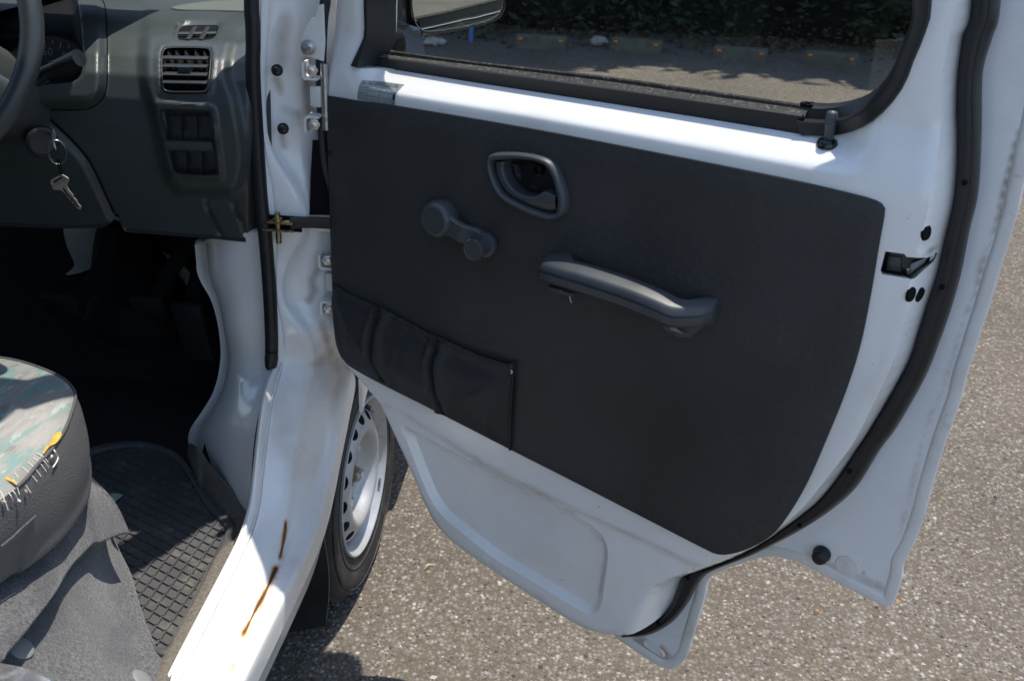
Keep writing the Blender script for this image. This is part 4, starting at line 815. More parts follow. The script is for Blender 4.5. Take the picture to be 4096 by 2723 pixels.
# intermediate lines: flat between A and B, a step at B, hinge face between B and E
def mixr(a, b, f): return a*(1-f)+b*f
toc = (CAM-np.array([0, -.3, .8])); toc /= np.linalg.norm(toc)
AB1 = mixr(A3, B3, .28); AB2 = mixr(A3, B3, .70); nrmv = np.array([[0, -.9, .3]])*np.r_[np.full(11, 1.), np.linspace(1, 1, 10)][:, None]; nrmv[11:] = [.0, -.55, .83]; nrmv /= np.linalg.norm(nrmv, axis=1)[:, None]
BC1 = mixr(B3, C3, .22); BC2 = mixr(B3, C3, .65)
rl = [A3+nrmv*.004, A3+nrmv*.0045+mixr(A3*0, B3-A3, .07), AB1*.6+A3*.4-nrmv*.004, AB1+nrmv*.001, AB2+nrmv*.003, mixr(A3, B3, .88)+nrmv*.001, B3-nrmv*.005, BC1-nrmv*.009, BC2-nrmv*.006, C3-nrmv*.0075, mixr(C3, E3, .55)-nrmv*.002, E3, E3+np.array([.004, .006, -.012]), E3+np.array([.002, .03, -.055])]
JAMBP = mat('pillar_paint', (.76, .77, .77), .24, .5, coat=.3, var=.03, vscale=6, dirt=[((.50, .43, .33), 7, .50, .78, .55), ((.22, .18, .13), 26, .66, .80, .5), ((.10, .08, .06), 140, .71, .75, .8)], bump=.03, bscale=60, bdist=.002)
rusty(JAMBP)
jamb = mk('pillar_and_sill', loft(rl, 10, 6), JAMBP, van, 60)
qx = pixof(jamb); k6 = lambda pts: crop(900, 1400, .844, pts)
rl_ = cr(np.array(k6([(288, 815), (283, 870), (272, 930), (262, 975)])), 4); rl2_ = cr(np.array(k6([(240, 1035), (210, 1105), (175, 1175), (140, 1240), (105, 1310), (85, 1345)])), 4)
r1 = pdist(qx, rl_, False); r2 = pdist(qx, rl2_, False)
wob = 1+.45*np.sin(qx[:, 1]*.045)+.3*np.sin(qx[:, 1]*.017+1)
rs = np.maximum((.78*np.exp(-(r1/(6.0*wob))**2)+.32*np.exp(-(r1/15)**2)), (.80*np.exp(-(r2/(6.5*wob))**2)+.38*np.exp(-(r2/22)**2)))
st_ = cr(np.array(k6([(85, 1345), (60, 1420), (40, 1500), (10, 1568)])), 4); rs = np.maximum(rs, .42*np.exp(-(pdist(qx, st_, False)/16)**2))
attr(jamb, 'rust', np.clip(rs, 0, 1.1))
k4_ = lambda pts: crop(950, 0, .574, pts); gr = np.zeros(len(qx))
for ln, w, a in ((k4_([(330, 150), (310, 300), (300, 420)]), 40, .55), (k4_([(270, 540), (300, 640)]), 22, .6), (k4_([(310, 940), (320, 1020)]), 18, .6), (k4_([(480, 420), (480, 620), (500, 800)]), 22, .75), (k4_([(330, 760), (420, 800)]), 26, .4), (crop(950, 800, .574, [(560, 480), (520, 560), (530, 640), (500, 700)]), 20, .7), (crop(950, 800, .574, [(600, 860), (620, 960), (650, 1080)]), 20, .6), (k6([(420, 60), (500, 40), (540, 90)]), 26, .45), (crop(950, 800, .574, [(225, 100), (235, 180)]), 8, .8)):
    gr = np.maximum(gr, a*np.exp(-(pdist(qx, cr(np.array(ln), 4), False)/w)**2))
attr(jamb, 'grime', gr)
tag(jamb, 'white front pillar sweeping down into the rusty door sill')
# inner return of the flange, closing it towards the cabin
A0 = A3+nrmv*.004
rl2 = [A0, A0+np.array([-.004, .002, .0]), A0+np.array([-.007, .006, -.004]), A0+np.array([-.0075, .012, -.02])]
mk('flange_edge', loft(rl2, 5, 1), WHITED, jamb, 60)
# pinch-weld seam line along the flange
seam = mixr(A3, B3, .17)-nrmv*.001
mk('seam_sealer', sweep(cr(seam[11:], 5), circ(.0018, 6), (0, 0, 1)), WHITED, jamb)
# ---- weatherstrip round the opening
ws = [(1002, -450), (1004, 0), (1009, 100), (1011, 190), (1009, 250), (1013, 356), (1021, 490), (1030, 640), (1040, 760), (1049, 860), (1060, 950), (1071, 1080), (1079, 1200), (1085, 1340), (1085, 1415)]
wsp = cr(PY(ws, -.283), 5)
mk('weatherstrip', sweep(wsp, [(-.0105, -.006), (-.0095, .006), (-.005, .0095), (.004, .0095), (.0095, .005), (.0095, -.006), (.003, -.0085), (-.004, -.0085)], (0, -1, 0)), RUBBER, van, 50)
we = PY([(1086, 1405), (1086, 1430), (1084, 1462)], -.286)
mk('weatherstrip_end', sweep(cr(np.vstack([we, we[-1:]+[0, 0, -.002]]), 5), circ(1, 14), (0, -1, 0), scale=np.r_[np.linspace(.0105, .0118, 6), np.linspace(.0118, .0095, 8), .005, .001][:16]), RUBBER, van)

# ---- hinges, bracket, bolts on the pillar
def boltat(p, y, r=.0052, ax=(-.15, -1, .1), lab='pillar_bolt', m_=None, h=.007):
    c = PY([p], y)[0]; a = np.array(ax)/np.linalg.norm(ax)
    w = lathe(c, a, [(r*1.75, -.004), (r*1.7, .0005), (r*1.3, .0014), (r, .0014)], 24)
    hx = lathe(c, a, [(r, .001), (r, h), (r*.82, h+.0012), (.0001, h+.0012)], 6)
    return mk(lab, merge(w, hx), m_ or RUBBER, jamb, 30)
boltat((1106, 282), -.272); boltat((1130, 516), -.268)
# bracket with a cross-head screw, near the top of the pillar
bp = PY(crop(950, 0, .574, [(520, 125), (545, 120), (560, 40), (600, 30), (610, 300), (600, 430), (455, 385), (437, 330), (437, 285), (480, 190)]), -.262); u_ = bp[:, [0, 2]]; Pq, Fq = sheet(u_, .012)
mk('fender_bracket', extrude(np.stack([Pq[:, 0], np.full(len(Pq), -.262), Pq[:, 1]], 1), Fq, (0, .004, 0)), WHITED, jamb, 30, bevel=.001)
c = PY(crop(950, 0, .574, [(494, 332)]), -.2635)[0]; mk('bracket_screw', merge(lathe(c, (0, -1, 0), [(.0115, 0), (.0115, .0015), (.0085, .002), (.0082, .005), (.006, .0058), (.0001, .0058)], 20), boxvf((-.0055, -.0072, -.0012), (.0055, -.0055, .0012), c), boxvf((-.0012, -.0070, -.0055), (.0012, -.0055, .0055), c)), STEEL, jamb, 30)
def hinge(p0, p1, y, lab):   # p0 top-left, p1 bottom of the hinge stack in the picture
    t = PY([p0], y)[0]; b = PY([p1], y)[0]; H = t[2]-b[2]; x0 = min(t[0], b[0])
    for zc, s in ((t[2]-H*.12, 1), (t[2]-H*.86, -1)):
        prof = [(0, .026*s), (0, .004*s), (.004, 0), (.024, 0), (.024, .0035*s), (.006, .0035*s), (.0038, .006*s), (.0038, .026*s)]
        V = np.array([[x0+a, yy, zc-H*.10*s+bz] for yy in (y-.012, y+.016) for a, bz in prof]); n_ = 8
        F = [(i, (i+1) % n_, n_+(i+1) % n_, n_+i) for i in range(n_)]+[tuple(range(n_)), tuple(range(n_, 2*n_))[::-1]]
        mk('hinge_bracket', (V, F), WHITED, jamb, 30)
        cc = np.array([x0+.014, y-.004, zc+s*.004]); mk('hinge_bolt', merge(lathe(cc, (0.25, -1, 0), [(.0095, 0), (.0095, .002), (.0065, .0022), (.0065, .009), (.0001, .010)], 6)), STEEL, jamb, 30)
    mk('hinge_leaf', boxvf((x0+.006, y+.006, t[2]-H*.66), (x0+.024, y+.010, t[2]-H*.34)), WHITED, jamb, 30, bevel=.003)
    mk('hinge_pin', lathe((x0+.030, y+.008, b[2]), (0, 0, 1), [(.0001, 0), (.006, 0), (.006, H), (.0001, H)], 14), STEEL, jamb)
hinge((1214, 255), (1230, 520), -.262, ''); hinge((1279, 1015), (1292, 1250), -.235, '')
c = PY([(1290, 880)], -.235)[0]; mk('strap_plate', boxvf((-.018, -.002, -.02), (.03, .002, .026), c), WHITED, jamb, 30, bevel=.002)
# check-strap mount: slot, pin and bracket
ck = PY([(1125, 893)], -.277)[0]
mk('strap_slot', boxvf((-.030, .0, -.013), (.034, .004, .013), ck+[0, -.002, 0]), DARK, jamb, 30, bevel=.001)
mk('strap_mount', merge(boxvf((-.027, -.014, .004), (.024, .0, .008), ck+[0, -.004, 0]), boxvf((-.027, -.014, -.009), (.024, .0, -.005), ck+[0, -.004, 0])), BRASS, jamb, 30, bevel=.0012)
mk('strap_pin', lathe(ck+[-.002, -.0115, -.030], (0, 0, 1), [(.0001, 0), (.0048, 0), (.0048, .038), (.0075, .038), (.0075, .042), (.005, .043), (.005, .051), (.0001, .052)], 14), BRASS, jamb)
mk('hinge_gap_shade', loft([PY([(a, 560), (b, 720), (c_, 860)], yv) for a, b, c_, yv in ((1250, 1242, 1238, -.2495), (1285, 1290, 1290, -.2475), (1330, 1330, 1330, -.2455))], 6, 2), DARK, jamb)  # flat black sheet painting in the shaded gap beside the hinges

# ---- wheelhouse bulge in the footwell
wl_ = [(784, 975), (790, 1033), (793, 1080), (811, 1126), (844, 1182), (863, 1234), (877, 1294), (886, 1360), (888, 1420), (877, 1500), (853, 1572), (808, 1645), (771, 1699), (758, 1745), (768, 1790), (790, 1850), (830, 1930)]
wr_ = [(1052, 930), (1066, 1000), (1074, 1060), (1080, 1120), (1085, 1180), (1089, 1240), (1093, 1300), (1098, 1360), (1100, 1420), (1088, 1480), (1062, 1560), (1036, 1650), (1020, 1740), (1009, 1850), (1000, 2010), (1004, 2080), (1012, 2150)]
yl = np.interp(range(17), [0, 8, 16], [-.13, -.14, -.15])
Lw = np.vstack([PY([p], y) for p, y in zip(wl_, yl)])
Rw = np.vstack([PX([p], -.092) if i > 8 else PY([p], -.265) for i, p in enumerate(wr_)])
Rw[:, 1] = np.minimum(Rw[:, 1], -.262)
md = []
for f, b in ((.10, .0), (.35, .034), (.65, .036), (.88, .010)):
    q = Lw*(1-f)+Rw*f; md.append(q+np.outer(np.interp(range(17), [0, 6, 10, 14, 16], [.7, 1, .6, .2, .2]), np.array([-.4, -.9, .25]))*b)
bk = Lw+np.array([.03, .12, 0])
mk('wheelhouse_panel', loft([bk, Lw, *md, Rw], 4, 3), WHITE, van, 70)
tp = np.array([Lw[0], *[m_[0] for m_ in md], Rw[0]]); tp = cr(tp, 5)
mk('panel_lip', loft([tp+[0, -.001, -.004], tp+[0, -.003, .002], tp+[0, .004, .006], tp+[0, .016, .005], tp+[0, .022, -.004]], 1, 3), WHITE, van)
mk('opening_boot', loft([tp+[0, .020, -.004], tp+[0, .026, .03], tp+[0, .03, .12]], 1, 2), DARK, van)
c = PY([(963, 1022)], -.235)[0]; mk('boot_clip', boxvf((-.012, -.008, -.01), (.012, .008, .012), c), RUBBER, van, 30, bevel=.003)

# ---- front wheel
WC = np.array([0, 0, .262]); wy = .05; wax = np.array([math.cos(wy), -math.sin(wy), 0])
wheel = lathe(WC, wax, [(.170, -.004), (.176, .0), (.185, .002), (.205, .006), (.228, .008), (.245, .003), (.256, -.010), (.262, -.026), (.264, -.075), (.262, -.122), (.255, -.138), (.24, -.150), (.205, -.152), (.175, -.145)], 96)
tyre = mk('wheel', wheel, TYRE, van, 40); tag(tyre, 'dusty black tyre on a silver steel wheel behind the mud flap')
# tread lugs on the shoulder
lug = []
a_, b_, w_ = basis(wax)
for k in range(72):
    t = 2*math.pi*k/72; rd = math.cos(t)*a_+math.sin(t)*b_; tg = -math.sin(t)*a_+math.cos(t)*b_
    ax3 = np.array([tg, w_, rd]); lug.append(boxvf((-.0085, -.052, -.006), (.0085, .0, .0055), WC+rd*.2605-w_*.016+tg*.0, ax3)); lug.append(boxvf((-.0085, -.050, -.006), (.0085, .0, .0055), WC+rd*.2605-w_*.078+tg*.006, ax3))
mk('tread_lugs', merge(*lug), TYRE, tyre, 30)
# sidewall lettering rings
mk('sidewall_rib', merge(lathe(WC, wax, [(.236, .0068), (.2365, .0088), (.2385, .0082), (.2390, .0060)], 96), lathe(WC, wax, [(.193, .0036), (.1935, .0056), (.1955, .0060), (.1962, .0042)], 96)), TYRE, tyre, 30)
# rim: barrel and lip
mk('rim', lathe(WC, wax, [(.172, -.006), (.1715, .004), (.168, .0055), (.1645, .002), (.162, -.006), (.1535, -.012), (.1500, -.030), (.147, -.055), (.150, -.10)], 96), RIM, tyre, 60)
# disc with slots: laid out on the unrolled dish, holes cut for real
prof = np.array([(.1500, -.040), (.1475, -.026), (.142, -.018), (.132, -.010), (.121, -.003), (.112, .0015), (.104, .003), (.097, .001), (.091, -.005), (.085, -.016), (.078, -.027), (.070, -.0335), (.060, -.035), (.045, -.035), (.034, -.035), (.030, -.031)])
pl_ = np.r_[0, np.cumsum(np.linalg.norm(np.diff(prof, axis=0), axis=1))]
Ru = .12; Lu = 2*math.pi*Ru; nh = 15; holes_ = []
v0 = np.interp(.1285, prof[::-1, 0], pl_[::-1])
for k in range(nh):
    cu = Lu*(k+.5)/nh; a = np.arange(18)*2*math.pi/18; holes_.append(np.stack([cu+.0140*np.cos(a), v0+.0128*np.sin(a)], 1))
outl = np.vstack([np.stack([np.linspace(0, Lu, 97)[:-1], np.zeros(96)], 1), np.stack([np.full(20, Lu), np.linspace(0, pl_[-1], 21)[:-1]], 1), np.stack([np.linspace(Lu, 0, 97)[:-1], np.full(96, pl_[-1])], 1), np.stack([np.zeros(20), np.linspace(pl_[-1], 0, 21)[:-1]], 1)])
Pd, Fd = sheet(outl, .0075, holes_)
th = Pd[:, 0]/Ru; rr_ = np.interp(Pd[:, 1], pl_, prof[:, 0]); hh = np.interp(Pd[:, 1], pl_, prof[:, 1])
Vd_ = WC+np.outer(hh, w_)+rr_[:, None]*(np.outer(np.cos(th), a_)+np.outer(np.sin(th), b_))
mk('wheel_disc', (Vd_, Fd), RIM, tyre, 60)
mk('brake_drum', lathe(WC, wax, [(.0001, -.056), (.12, -.056), (.138, -.060), (.145, -.12)], 40), DARK, tyre)
mk('hub', lathe(WC, wax, [(.0305, -.040), (.0300, -.028), (.026, -.024), (.018, -.023), (.014, -.010), (.0001, -.008)], 28), mat('rusty_hub', (.15, .12, .095), .8, .3, var=.5, vscale=50, dirt=[((.40, .36, .30), 60, .5, .62, .8)]), tyre, 40)
for k in range(4):
    t = math.pi*(.25+.5*k)+.25; c = WC+.0572*(math.cos(t)*a_+math.sin(t)*b_)-w_*.035
    mk('lug_nut', lathe(c, wax, [(.0115, 0), (.0115, .004), (.0100, .006), (.0100, .017), (.0085, .0195), (.0001, .0195)], 6), STEEL, tyre, 30)
c = WC+.150*(math.cos(1.02)*a_+math.sin(1.02)*b_); tv = 1.15
vd = math.cos(tv)*a_+math.sin(tv)*b_; vd = vd if vd[2] > 0 else -vd
c0 = WC+vd*.150-w_*.018; mk('valve_stem', lathe(c0, wax*.85-vd*.4, [(.0001, -.004), (.0055, 0), (.0050, .018), (.0038, .022)], 12), RUBBER, tyre); vx = (wax*.85-vd*.4); vx /= np.linalg.norm(vx); mk('valve_cap', lathe(c0+vx*.021, vx, [(.0045, 0), (.0045, .009), (.003, .011), (.0001, .011)], 12), GREYPL, tyre)
bwt = (-.25, -1.6)
tb = math.atan2(*( [(-.66), (.75)] )); 
dn = -np.array([0, 0, 1.])*.62+np.array([0, .78, 0]); dn /= np.linalg.norm(dn); c = WC+dn*.166+w_*.004; tg = np.cross(w_, dn); mk('balance_weight', boxvf((-.014, -.003, -.006), (.014, .003, .006), c, np.array([tg, w_, dn])), STEEL, tyre, 30, bevel=.0015)
# ---- mud flap
mf = PY(crop(900, 1400, .844, [(205, 1200), (300, 1090), (390, 930), (435, 850), (450, 880), (465, 960), (480, 1080), (480, 1200), (470, 1290), (455, 1330), (300, 1345), (190, 1340), (100, 1345), (60, 1500)]), -.335)
q = cr(mf[:, [0, 2]], 3, True); q = np.vstack([q, ]); Pq, Fq = sheet(resamp(q, 80, True), .02)
mk('mud_flap', extrude(np.stack([Pq[:, 0], -.335+.02*np.sin((Pq[:, 0]+.1)*9), Pq[:, 1]], 1), Fq, (0, .005, 0)), RUBBER, van, 30)

# ---- outer body, for the light it keeps out: fender, arch, bonnet, floor, roof, far side, rear
def slab(name, pts, yz=True, x0=0, x1=0, m_=WHITE): pass
arch = [(.315*math.cos(a), .262+.315*math.sin(a)) for a in np.linspace(-.1, 2.2, 22)]
fen = np.array([(-.185, 1.10), (-.185, .95), (-.185, .8), (-.185, .66), (-.186, .55)]+arch[::-1]+[(.62, .24), (.72, .30), (.76, .5), (.74, .72), (.62, .86), (.40, .98), (.10, 1.08)])
Pq, Fq = sheet(resamp(fen, 120, True), .06)
mk('fender', extrude(np.stack([.045-.05*sm(Pq[:, 1], .8, 1.15), Pq[:, 0], Pq[:, 1]], 1), Fq, (-.006, 0, 0)), WHITE, van, 40)
al = np.vstack([E3[12:18], ])[::-1]; al = np.vstack([al*[0, 1, 1], [(0, .31*math.cos(a), .262+.31*math.sin(a)) for a in np.linspace(1.95, -.2, 14)]])
mk('arch_liner', loft([al+[x, 0, 0] for x in (-.006, -.08, -.24)], 2, 2), DARK, van)
fx = lambda x: np.full(9, x)
by = np.array([.78, .80, .78, .72, .60, .44, .36, .36, .36]); bz = np.array([.25, .50, .72, .86, .97, 1.06, 1.09, 1.09, 1.09])
mk('bonnet', loft([np.stack([fx(x), by-k, bz-k2], 1) for x, k, k2 in ((.035, .04, .03), (0, .01, .0), (-.3, 0, -.02), (-.65, 0, -.03), (-1.0, 0, -.02), (-1.3, .01, 0), (-1.335, .04, .03))], 4, 3), WHITE, van, 60)
mk('floor_pan', merge(boxvf((-1.31, -2.95, .30), (-.02, -.30, .36)), boxvf((-1.31, -.30, .30), (-.22, .34, .36)), boxvf((-1.31, .32, .30), (-.22, .35, 1.06))), DARK, van, 30)
rf = []
for x, dz in ((-.150, -.055), (-.17, -.012), (-.23, .012), (-.40, .03), (-.65, .035), (-.90, .03), (-1.10, .012), (-1.17, -.012), (-1.195, -.055)):
    rf.append(np.array([(x, y, 1.80+dz+ddz) for y, ddz in ((-.44, -.05), (-.50, -.012), (-.60, .0), (-1.2, .02), (-2.2, .02), (-2.85, .0), (-2.95, -.06))]))
V, F = loft(rf, 3, 3); V2, F2 = extrude(V, F, (0, 0, -.03)); mk('roof', (V2, F2), WHITE, van, 50)
pA = cr([(-.035, -.150, 1.06), (-.045, -.185, 1.27), (-.070, -.285, 1.45), (-.115, -.41, 1.66), (-.145, -.50, 1.765)], 6)
mk('windscreen_pillar', sweep(pA, np.array([(-.035, -.03), (.03, -.03), (.035, 0), (.025, .03), (-.03, .035)]), (1, 0, 0)), WHITE, van, 50)
pA2 = pA*[-1, 1, 1]+[-1.30, 0, 0]; mk('windscreen_pillar', sweep(pA2, np.array([(-.035, -.03), (.03, -.03), (.035, 0), (.025, .03), (-.03, .035)]), (1, 0, 0)), WHITE, van, 50)
mk('windscreen', (np.array([(-.04, .34, 1.07), (-.11, -.46, 1.765), (-1.19, -.46, 1.765), (-1.26, .34, 1.07)]), [(0, 1, 2, 3)]), WSGL, van)
mk('front_quarter_panel', (np.array([(-.04, .36, 1.06), (-.03, -.15, 1.06), (-.05, -.15, 1.20), (-.05, .26, 1.12)]), [(0, 1, 2, 3)]), WHITE, van)
mk('header_rail', sweep(np.array([(-.10, -.47, 1.755), (-.65, -.46, 1.78), (-1.20, -.47, 1.755)]), [(-.03, -.02), (.03, -.02), (.03, .02), (-.03, .02)]), WHITE, van, 30)
mk('roof_rail', sweep(np.array([(-.152, -.47, 1.745), (-.150, -1.2, 1.765), (-.14, -2.9, 1.75)]), [(-.022, -.04), (.022, -.04), (.022, .02), (-.022, .02)]), WHITE, van, 30)
mk('side_panel', merge(boxvf((-.03, -2.95, .30), (.0, -1.42, 1.12)), boxvf((-.11, -1.52, 1.12), (-.06, -1.42, 1.76)), boxvf((-.09, -2.95, 1.12), (-.05, -2.75, 1.76))), WHITE, van, 30)
mk('far_side_panel', merge(boxvf((-1.33, -2.95, .30), (-1.30, .0, 1.12)), boxvf((-1.25, -1.42, 1.12), (-1.21, -1.30, 1.76)), boxvf((-1.25, -2.95, 1.12), (-1.21, -2.75, 1.76)), boxvf((-1.21, -2.95, .3), (-.09, -2.90, 1.15))), WHITE, van, 30)
mk('sill_outer', loft([np.vstack([E3[15:]+[.002, .03, -.055], E3[-1:]+[.002, -.4, -.055]]), np.vstack([E3[15:]+[-.015, .03, -.12], E3[-1:]+[-.015, -.4, -.12]])], 4, 1), WHITED, van)

mk('reflection_mask', merge(boxvf((-.118, -1.425, 1.10), (-.052, -1.400, 1.77)), boxvf((-.040, -1.425, .32), (.004, -1.400, 1.13)), boxvf((-.062, -1.54, 1.12), (-.054, -1.40, 1.77))), VINYL, van, 30, bevel=.004)  # black boxes added over the white pillar to darken its window reflection
LINING = mat('grey_lining', (.16, .16, .155), .9, .1)
mk('far_side_glass', boxvf((-1.262, -1.30, 1.11), (-1.258, -.10, 1.76)), GLASS, van)
mk('far_rear_glass', boxvf((-1.262, -2.75, 1.11), (-1.258, -1.42, 1.76)), GLASS, van)
mk('rear_side_glass', boxvf((-.088, -2.75, 1.11), (-.084, -1.52, 1.76)), GLASS, van)
mk('tailgate', boxvf((-1.25, -2.96, 1.10), (-.06, -2.92, 1.78)), GLASS, van)
mk('headlining', boxvf((-1.17, -2.88, 1.745), (-.15, -.52, 1.752)), LINING, van, 30)
mk('far_door_trim', boxvf((-1.295, -2.88, .40), (-1.27, .0, 1.10)), VINYL, van, 30)
mk('dark_rear_block', merge(boxvf((-1.20, -2.2, .40), (-.12, -1.75, .80)), boxvf((-1.20, -2.35, .75), (-.12, -2.18, 1.40))), VINYL, van, 30, bevel=.03)  # big dark block added unseen, dims what the door window reflects
mk('near_side_trim', boxvf((-.055, -2.88, .40), (-.035, -1.44, 1.10)), VINYL, van, 30)
mk('passenger_seat', merge(boxvf((-1.18, -1.15, .60), (-.74, -.65, .77)), boxvf((-1.18, -1.38, .74), (-.74, -1.22, 1.38))), SEATF, van, 30, bevel=.03)

# ================= interior =================
k1 = lambda pts: crop(0, 0, .5741, pts)       # survey sheet of the dashboard corner
kf = lambda pts: crop(0, 800, .4663, pts)     # survey sheet of the footwell
zp = np.array([.80, .86, .93, 1.0, 1.06, 1.10, 1.135, 1.16, 1.178, 1.188, 1.193]); yp = np.array([-.235, -.25, -.272, -.292, -.302, -.300, -.285, -.255, -.20, -.08, .25])
def dash_hit(px):
    v = rays(px); v = v/v[:, 1:2]; ys = np.linspace(-.62, .25, 260); out = np.full(len(v), .24)
    z = CAM[2]+np.outer(v[:, 2], ys-CAM[1]); g_ = np.interp(z, zp, yp)-ys[None]; neg = g_ < 0; has = neg.any(1); i = np.where(has, neg.argmax(1), 1); i = np.maximum(i, 1)
    a = g_[np.arange(len(v)), i-1]; b = g_[np.arange(len(v)), i]; t = np.clip(a/(a-b+1e-12), 0, 1); y = ys[i-1]+t*(ys[1]-ys[0]); out[has] = y[has]; return out
hood_o = cr(np.array(k1([(-200, -300), (560, -300), (640, -180), (690, -40), (730, 40), (742, 160), (748, 320), (748, 500), (742, 610), (715, 690), (650, 745), (560, 765), (350, 768), (-200, 770)])), 4, True)
hood_i = cr(np.array(k1([(-200, -260), (480, -260), (520, -120), (548, 40), (566, 180), (578, 330), (580, 450), (568, 515), (530, 560), (460, 580), (360, 585), (-200, 590)])), 4, True)
vblk = cr(np.array(k1([(1010, -60), (1018, 60), (1012, 160), (1000, 300), (992, 480), (1015, 640), (1060, 780), (1100, 1000), (1160, 1230), (1250, 1330), (1450, 1340), (1640, 1330), (1700, 1100), (1640, 700), (1590, 560), (1590, 420), (1620, 300), (1700, 200), (1760, 120), (1760, -60)])), 4, True)
vent1 = cr(np.array(k1([(1118, 420), (1128, 350), (1160, 326), (1300, 322), (1440, 328), (1475, 350), (1476, 420), (1462, 560), (1452, 625), (1420, 648), (1290, 650), (1160, 645), (1125, 600)])), 4, True)
vent2 = cr(np.array(k1([(1195, 240), (1215, 190), (1255, 158), (1330, 150), (1440, 146), (1520, 152), (1548, 172), (1530, 215), (1505, 265), (1470, 285), (1350, 286), (1240, 286), (1200, 272)])), 4, True)
swp = cr(np.array(k1([(1070, 750), (1078, 712), (1110, 698), (1230, 704), (1380, 716), (1470, 728), (1500, 760), (1520, 900), (1545, 1100), (1555, 1230), (1540, 1256), (1400, 1256), (1250, 1240), (1195, 1226), (1172, 1190), (1130, 1010), (1095, 880)])), 4, True)
swi = cr(np.array(k1([(1112, 800), (1125, 762), (1200, 758), (1350, 765), (1450, 770), (1472, 800), (1500, 1000), (1522, 1190), (1510, 1222), (1380, 1225), (1240, 1212), (1205, 1190), (1170, 1060)])), 4, True)
seamc = cr(np.array(k1([(240, 745), (300, 790), (400, 880), (500, 975), (600, 1090), (660, 1190), (720, 1320), (780, 1450), (830, 1570)])), 4)
padp = cr(np.array(k1([(1440, 1400), (1480, 1405), (1615, 1408), (1640, 1450), (1700, 1600), (1740, 1700)])), 4)
padl = cr(np.array(k1([(1432, 1400), (1470, 1500), (1540, 1650), (1545, 1660)])), 4)
def dash_bump(Q):
    b = np.zeros(len(Q))
    o = sdist(Q, hood_o); i = sdist(Q, hood_i)
    b += .030*sm(-o, -4, 42); b -= .105*sm(-i, -2, 26)
    v = sdist(Q, vblk); b += .016*sm(-v, -24, 26)
    a = sdist(Q, vent1); b -= .020*sm(-a, -1, 16); b += .003*np.exp(-((a-8)/9)**2)
    a = sdist(Q, vent2); b -= .022*sm(-a, -1, 16)
    a = sdist(Q, swp); c = sdist(Q, swi); b += .007*sm(-a, -4, 9); b -= .017*sm(-c, -1, 10)
    left = Q[:, 0] < np.interp(Q[:, 1], seamc[:, 1], seamc[:, 0]); b += .012*left*sm(Q[:, 1], 430, 520)*sm(pdist(Q, seamc, False), 0, 40)
    for p in (padp, padl): b -= .006*np.exp(-(pdist(Q, p, False)/4.5)**2)
    b -= .05*sm(Q[:, 0], 985, 1060)*.7
    return b
dout = np.vstack([[(-330, -30), (200, -30), (700, -34), (1075, -34), (1080, 300), (1090, 700), (1092, 945)], kf([(2220, 330), (2120, 330), (1880, 306), (1500, 275), (1070, 243), (1035, 180), (1010, 110)]), kf([(985, 120), (900, 202), (700, 212), (550, 212), (200, 202), (0, 192)]), [(-330, 885)]])
dout = resamp(dout, 360, True)
v2in = resamp(cr(np.array(k1([(1238, 245), (1262, 190), (1330, 178), (1440, 176), (1522, 180), (1512, 225), (1492, 262), (1455, 278), (1350, 281), (1255, 281)])), 4, True), 70, True); hi_in = resamp(hood_i, 120, True); v1in = resamp(vent1, 90, True); sw_in = resamp(swi, 90, True)
shr_ = lambda P, k: P.mean(0)+(P-P.mean(0))*k
clipm = lambda P: np.clip(P, [-329, -29], [2000, 2000])
hi_c = hood_i[(hood_i[:, 0] > -300) & (hood_i[:, 1] > -25)]
Pz, Fz = sheet(dout, 11.0, lines=[(resamp(hi_c, 70), False), (v1in, True), (shr_(v1in, .86), True), (v2in, True), (shr_(resamp(vent2, 70, True), 1.0), True), (sw_in, True), (shr_(sw_in, .93), True)]+[(resamp(seamc[seamc[:, 1] < 855], 60)+np.array([dx_, -dx_*.8]), False) for dx_ in (-9., 0., 9.)])
yv = dash_hit(Pz)-dash_bump(Pz)
v = rays(Pz); Vz = CAM+v*((yv-CAM[1])/v[:, 1])[:, None]
def on_dash(px, lift=0.):
    px = np.asarray(px, float).reshape(-1, 2); y = dash_hit(px)-dash_bump(px)-lift; v = rays(px); return CAM+v*((y-CAM[1])/v[:, 1])[:, None]
def on_dashb(px, lift=0.):     # on the broad face, ignoring recesses
    px = np.asarray(px, float).reshape(-1, 2); y = dash_hit(px)-.016-lift; v = rays(px); return CAM+v*((y-CAM[1])/v[:, 1])[:, None]
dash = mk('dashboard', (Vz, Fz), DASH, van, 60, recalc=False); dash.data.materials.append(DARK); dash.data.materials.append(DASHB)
cz = Pz[np.array(Fz)].mean(1); mi = np.zeros(len(Fz), int); mi[inside(cz, hood_i)] = 1; mi[inside(cz, v2in) | inside(cz, v1in)] = 1; mi[inside(cz, shr_(sw_in, .95))] = 2  # vent openings get matte black in place of shade in their recesses
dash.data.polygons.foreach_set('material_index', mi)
tag(dash, 'worn grey green dashboard corner with air vents and blank switches')
sp_ = resamp(seamc[seamc[:, 1] < 868], 50); mk('panel_seam', sweep(on_dash(sp_, .0022), circ(.0022, 6), (0, -1, 0)), DARK, dash)
ho_ = resamp(hood_o[(hood_o[:, 0] > 60) & (hood_o[:, 1] > -20) & (hood_o[:, 0] < 470)], 60); mk('hood_seam', sweep(on_dash(ho_, .0012), circ(.0012, 6), (0, -1, 0)), DARK, dash)
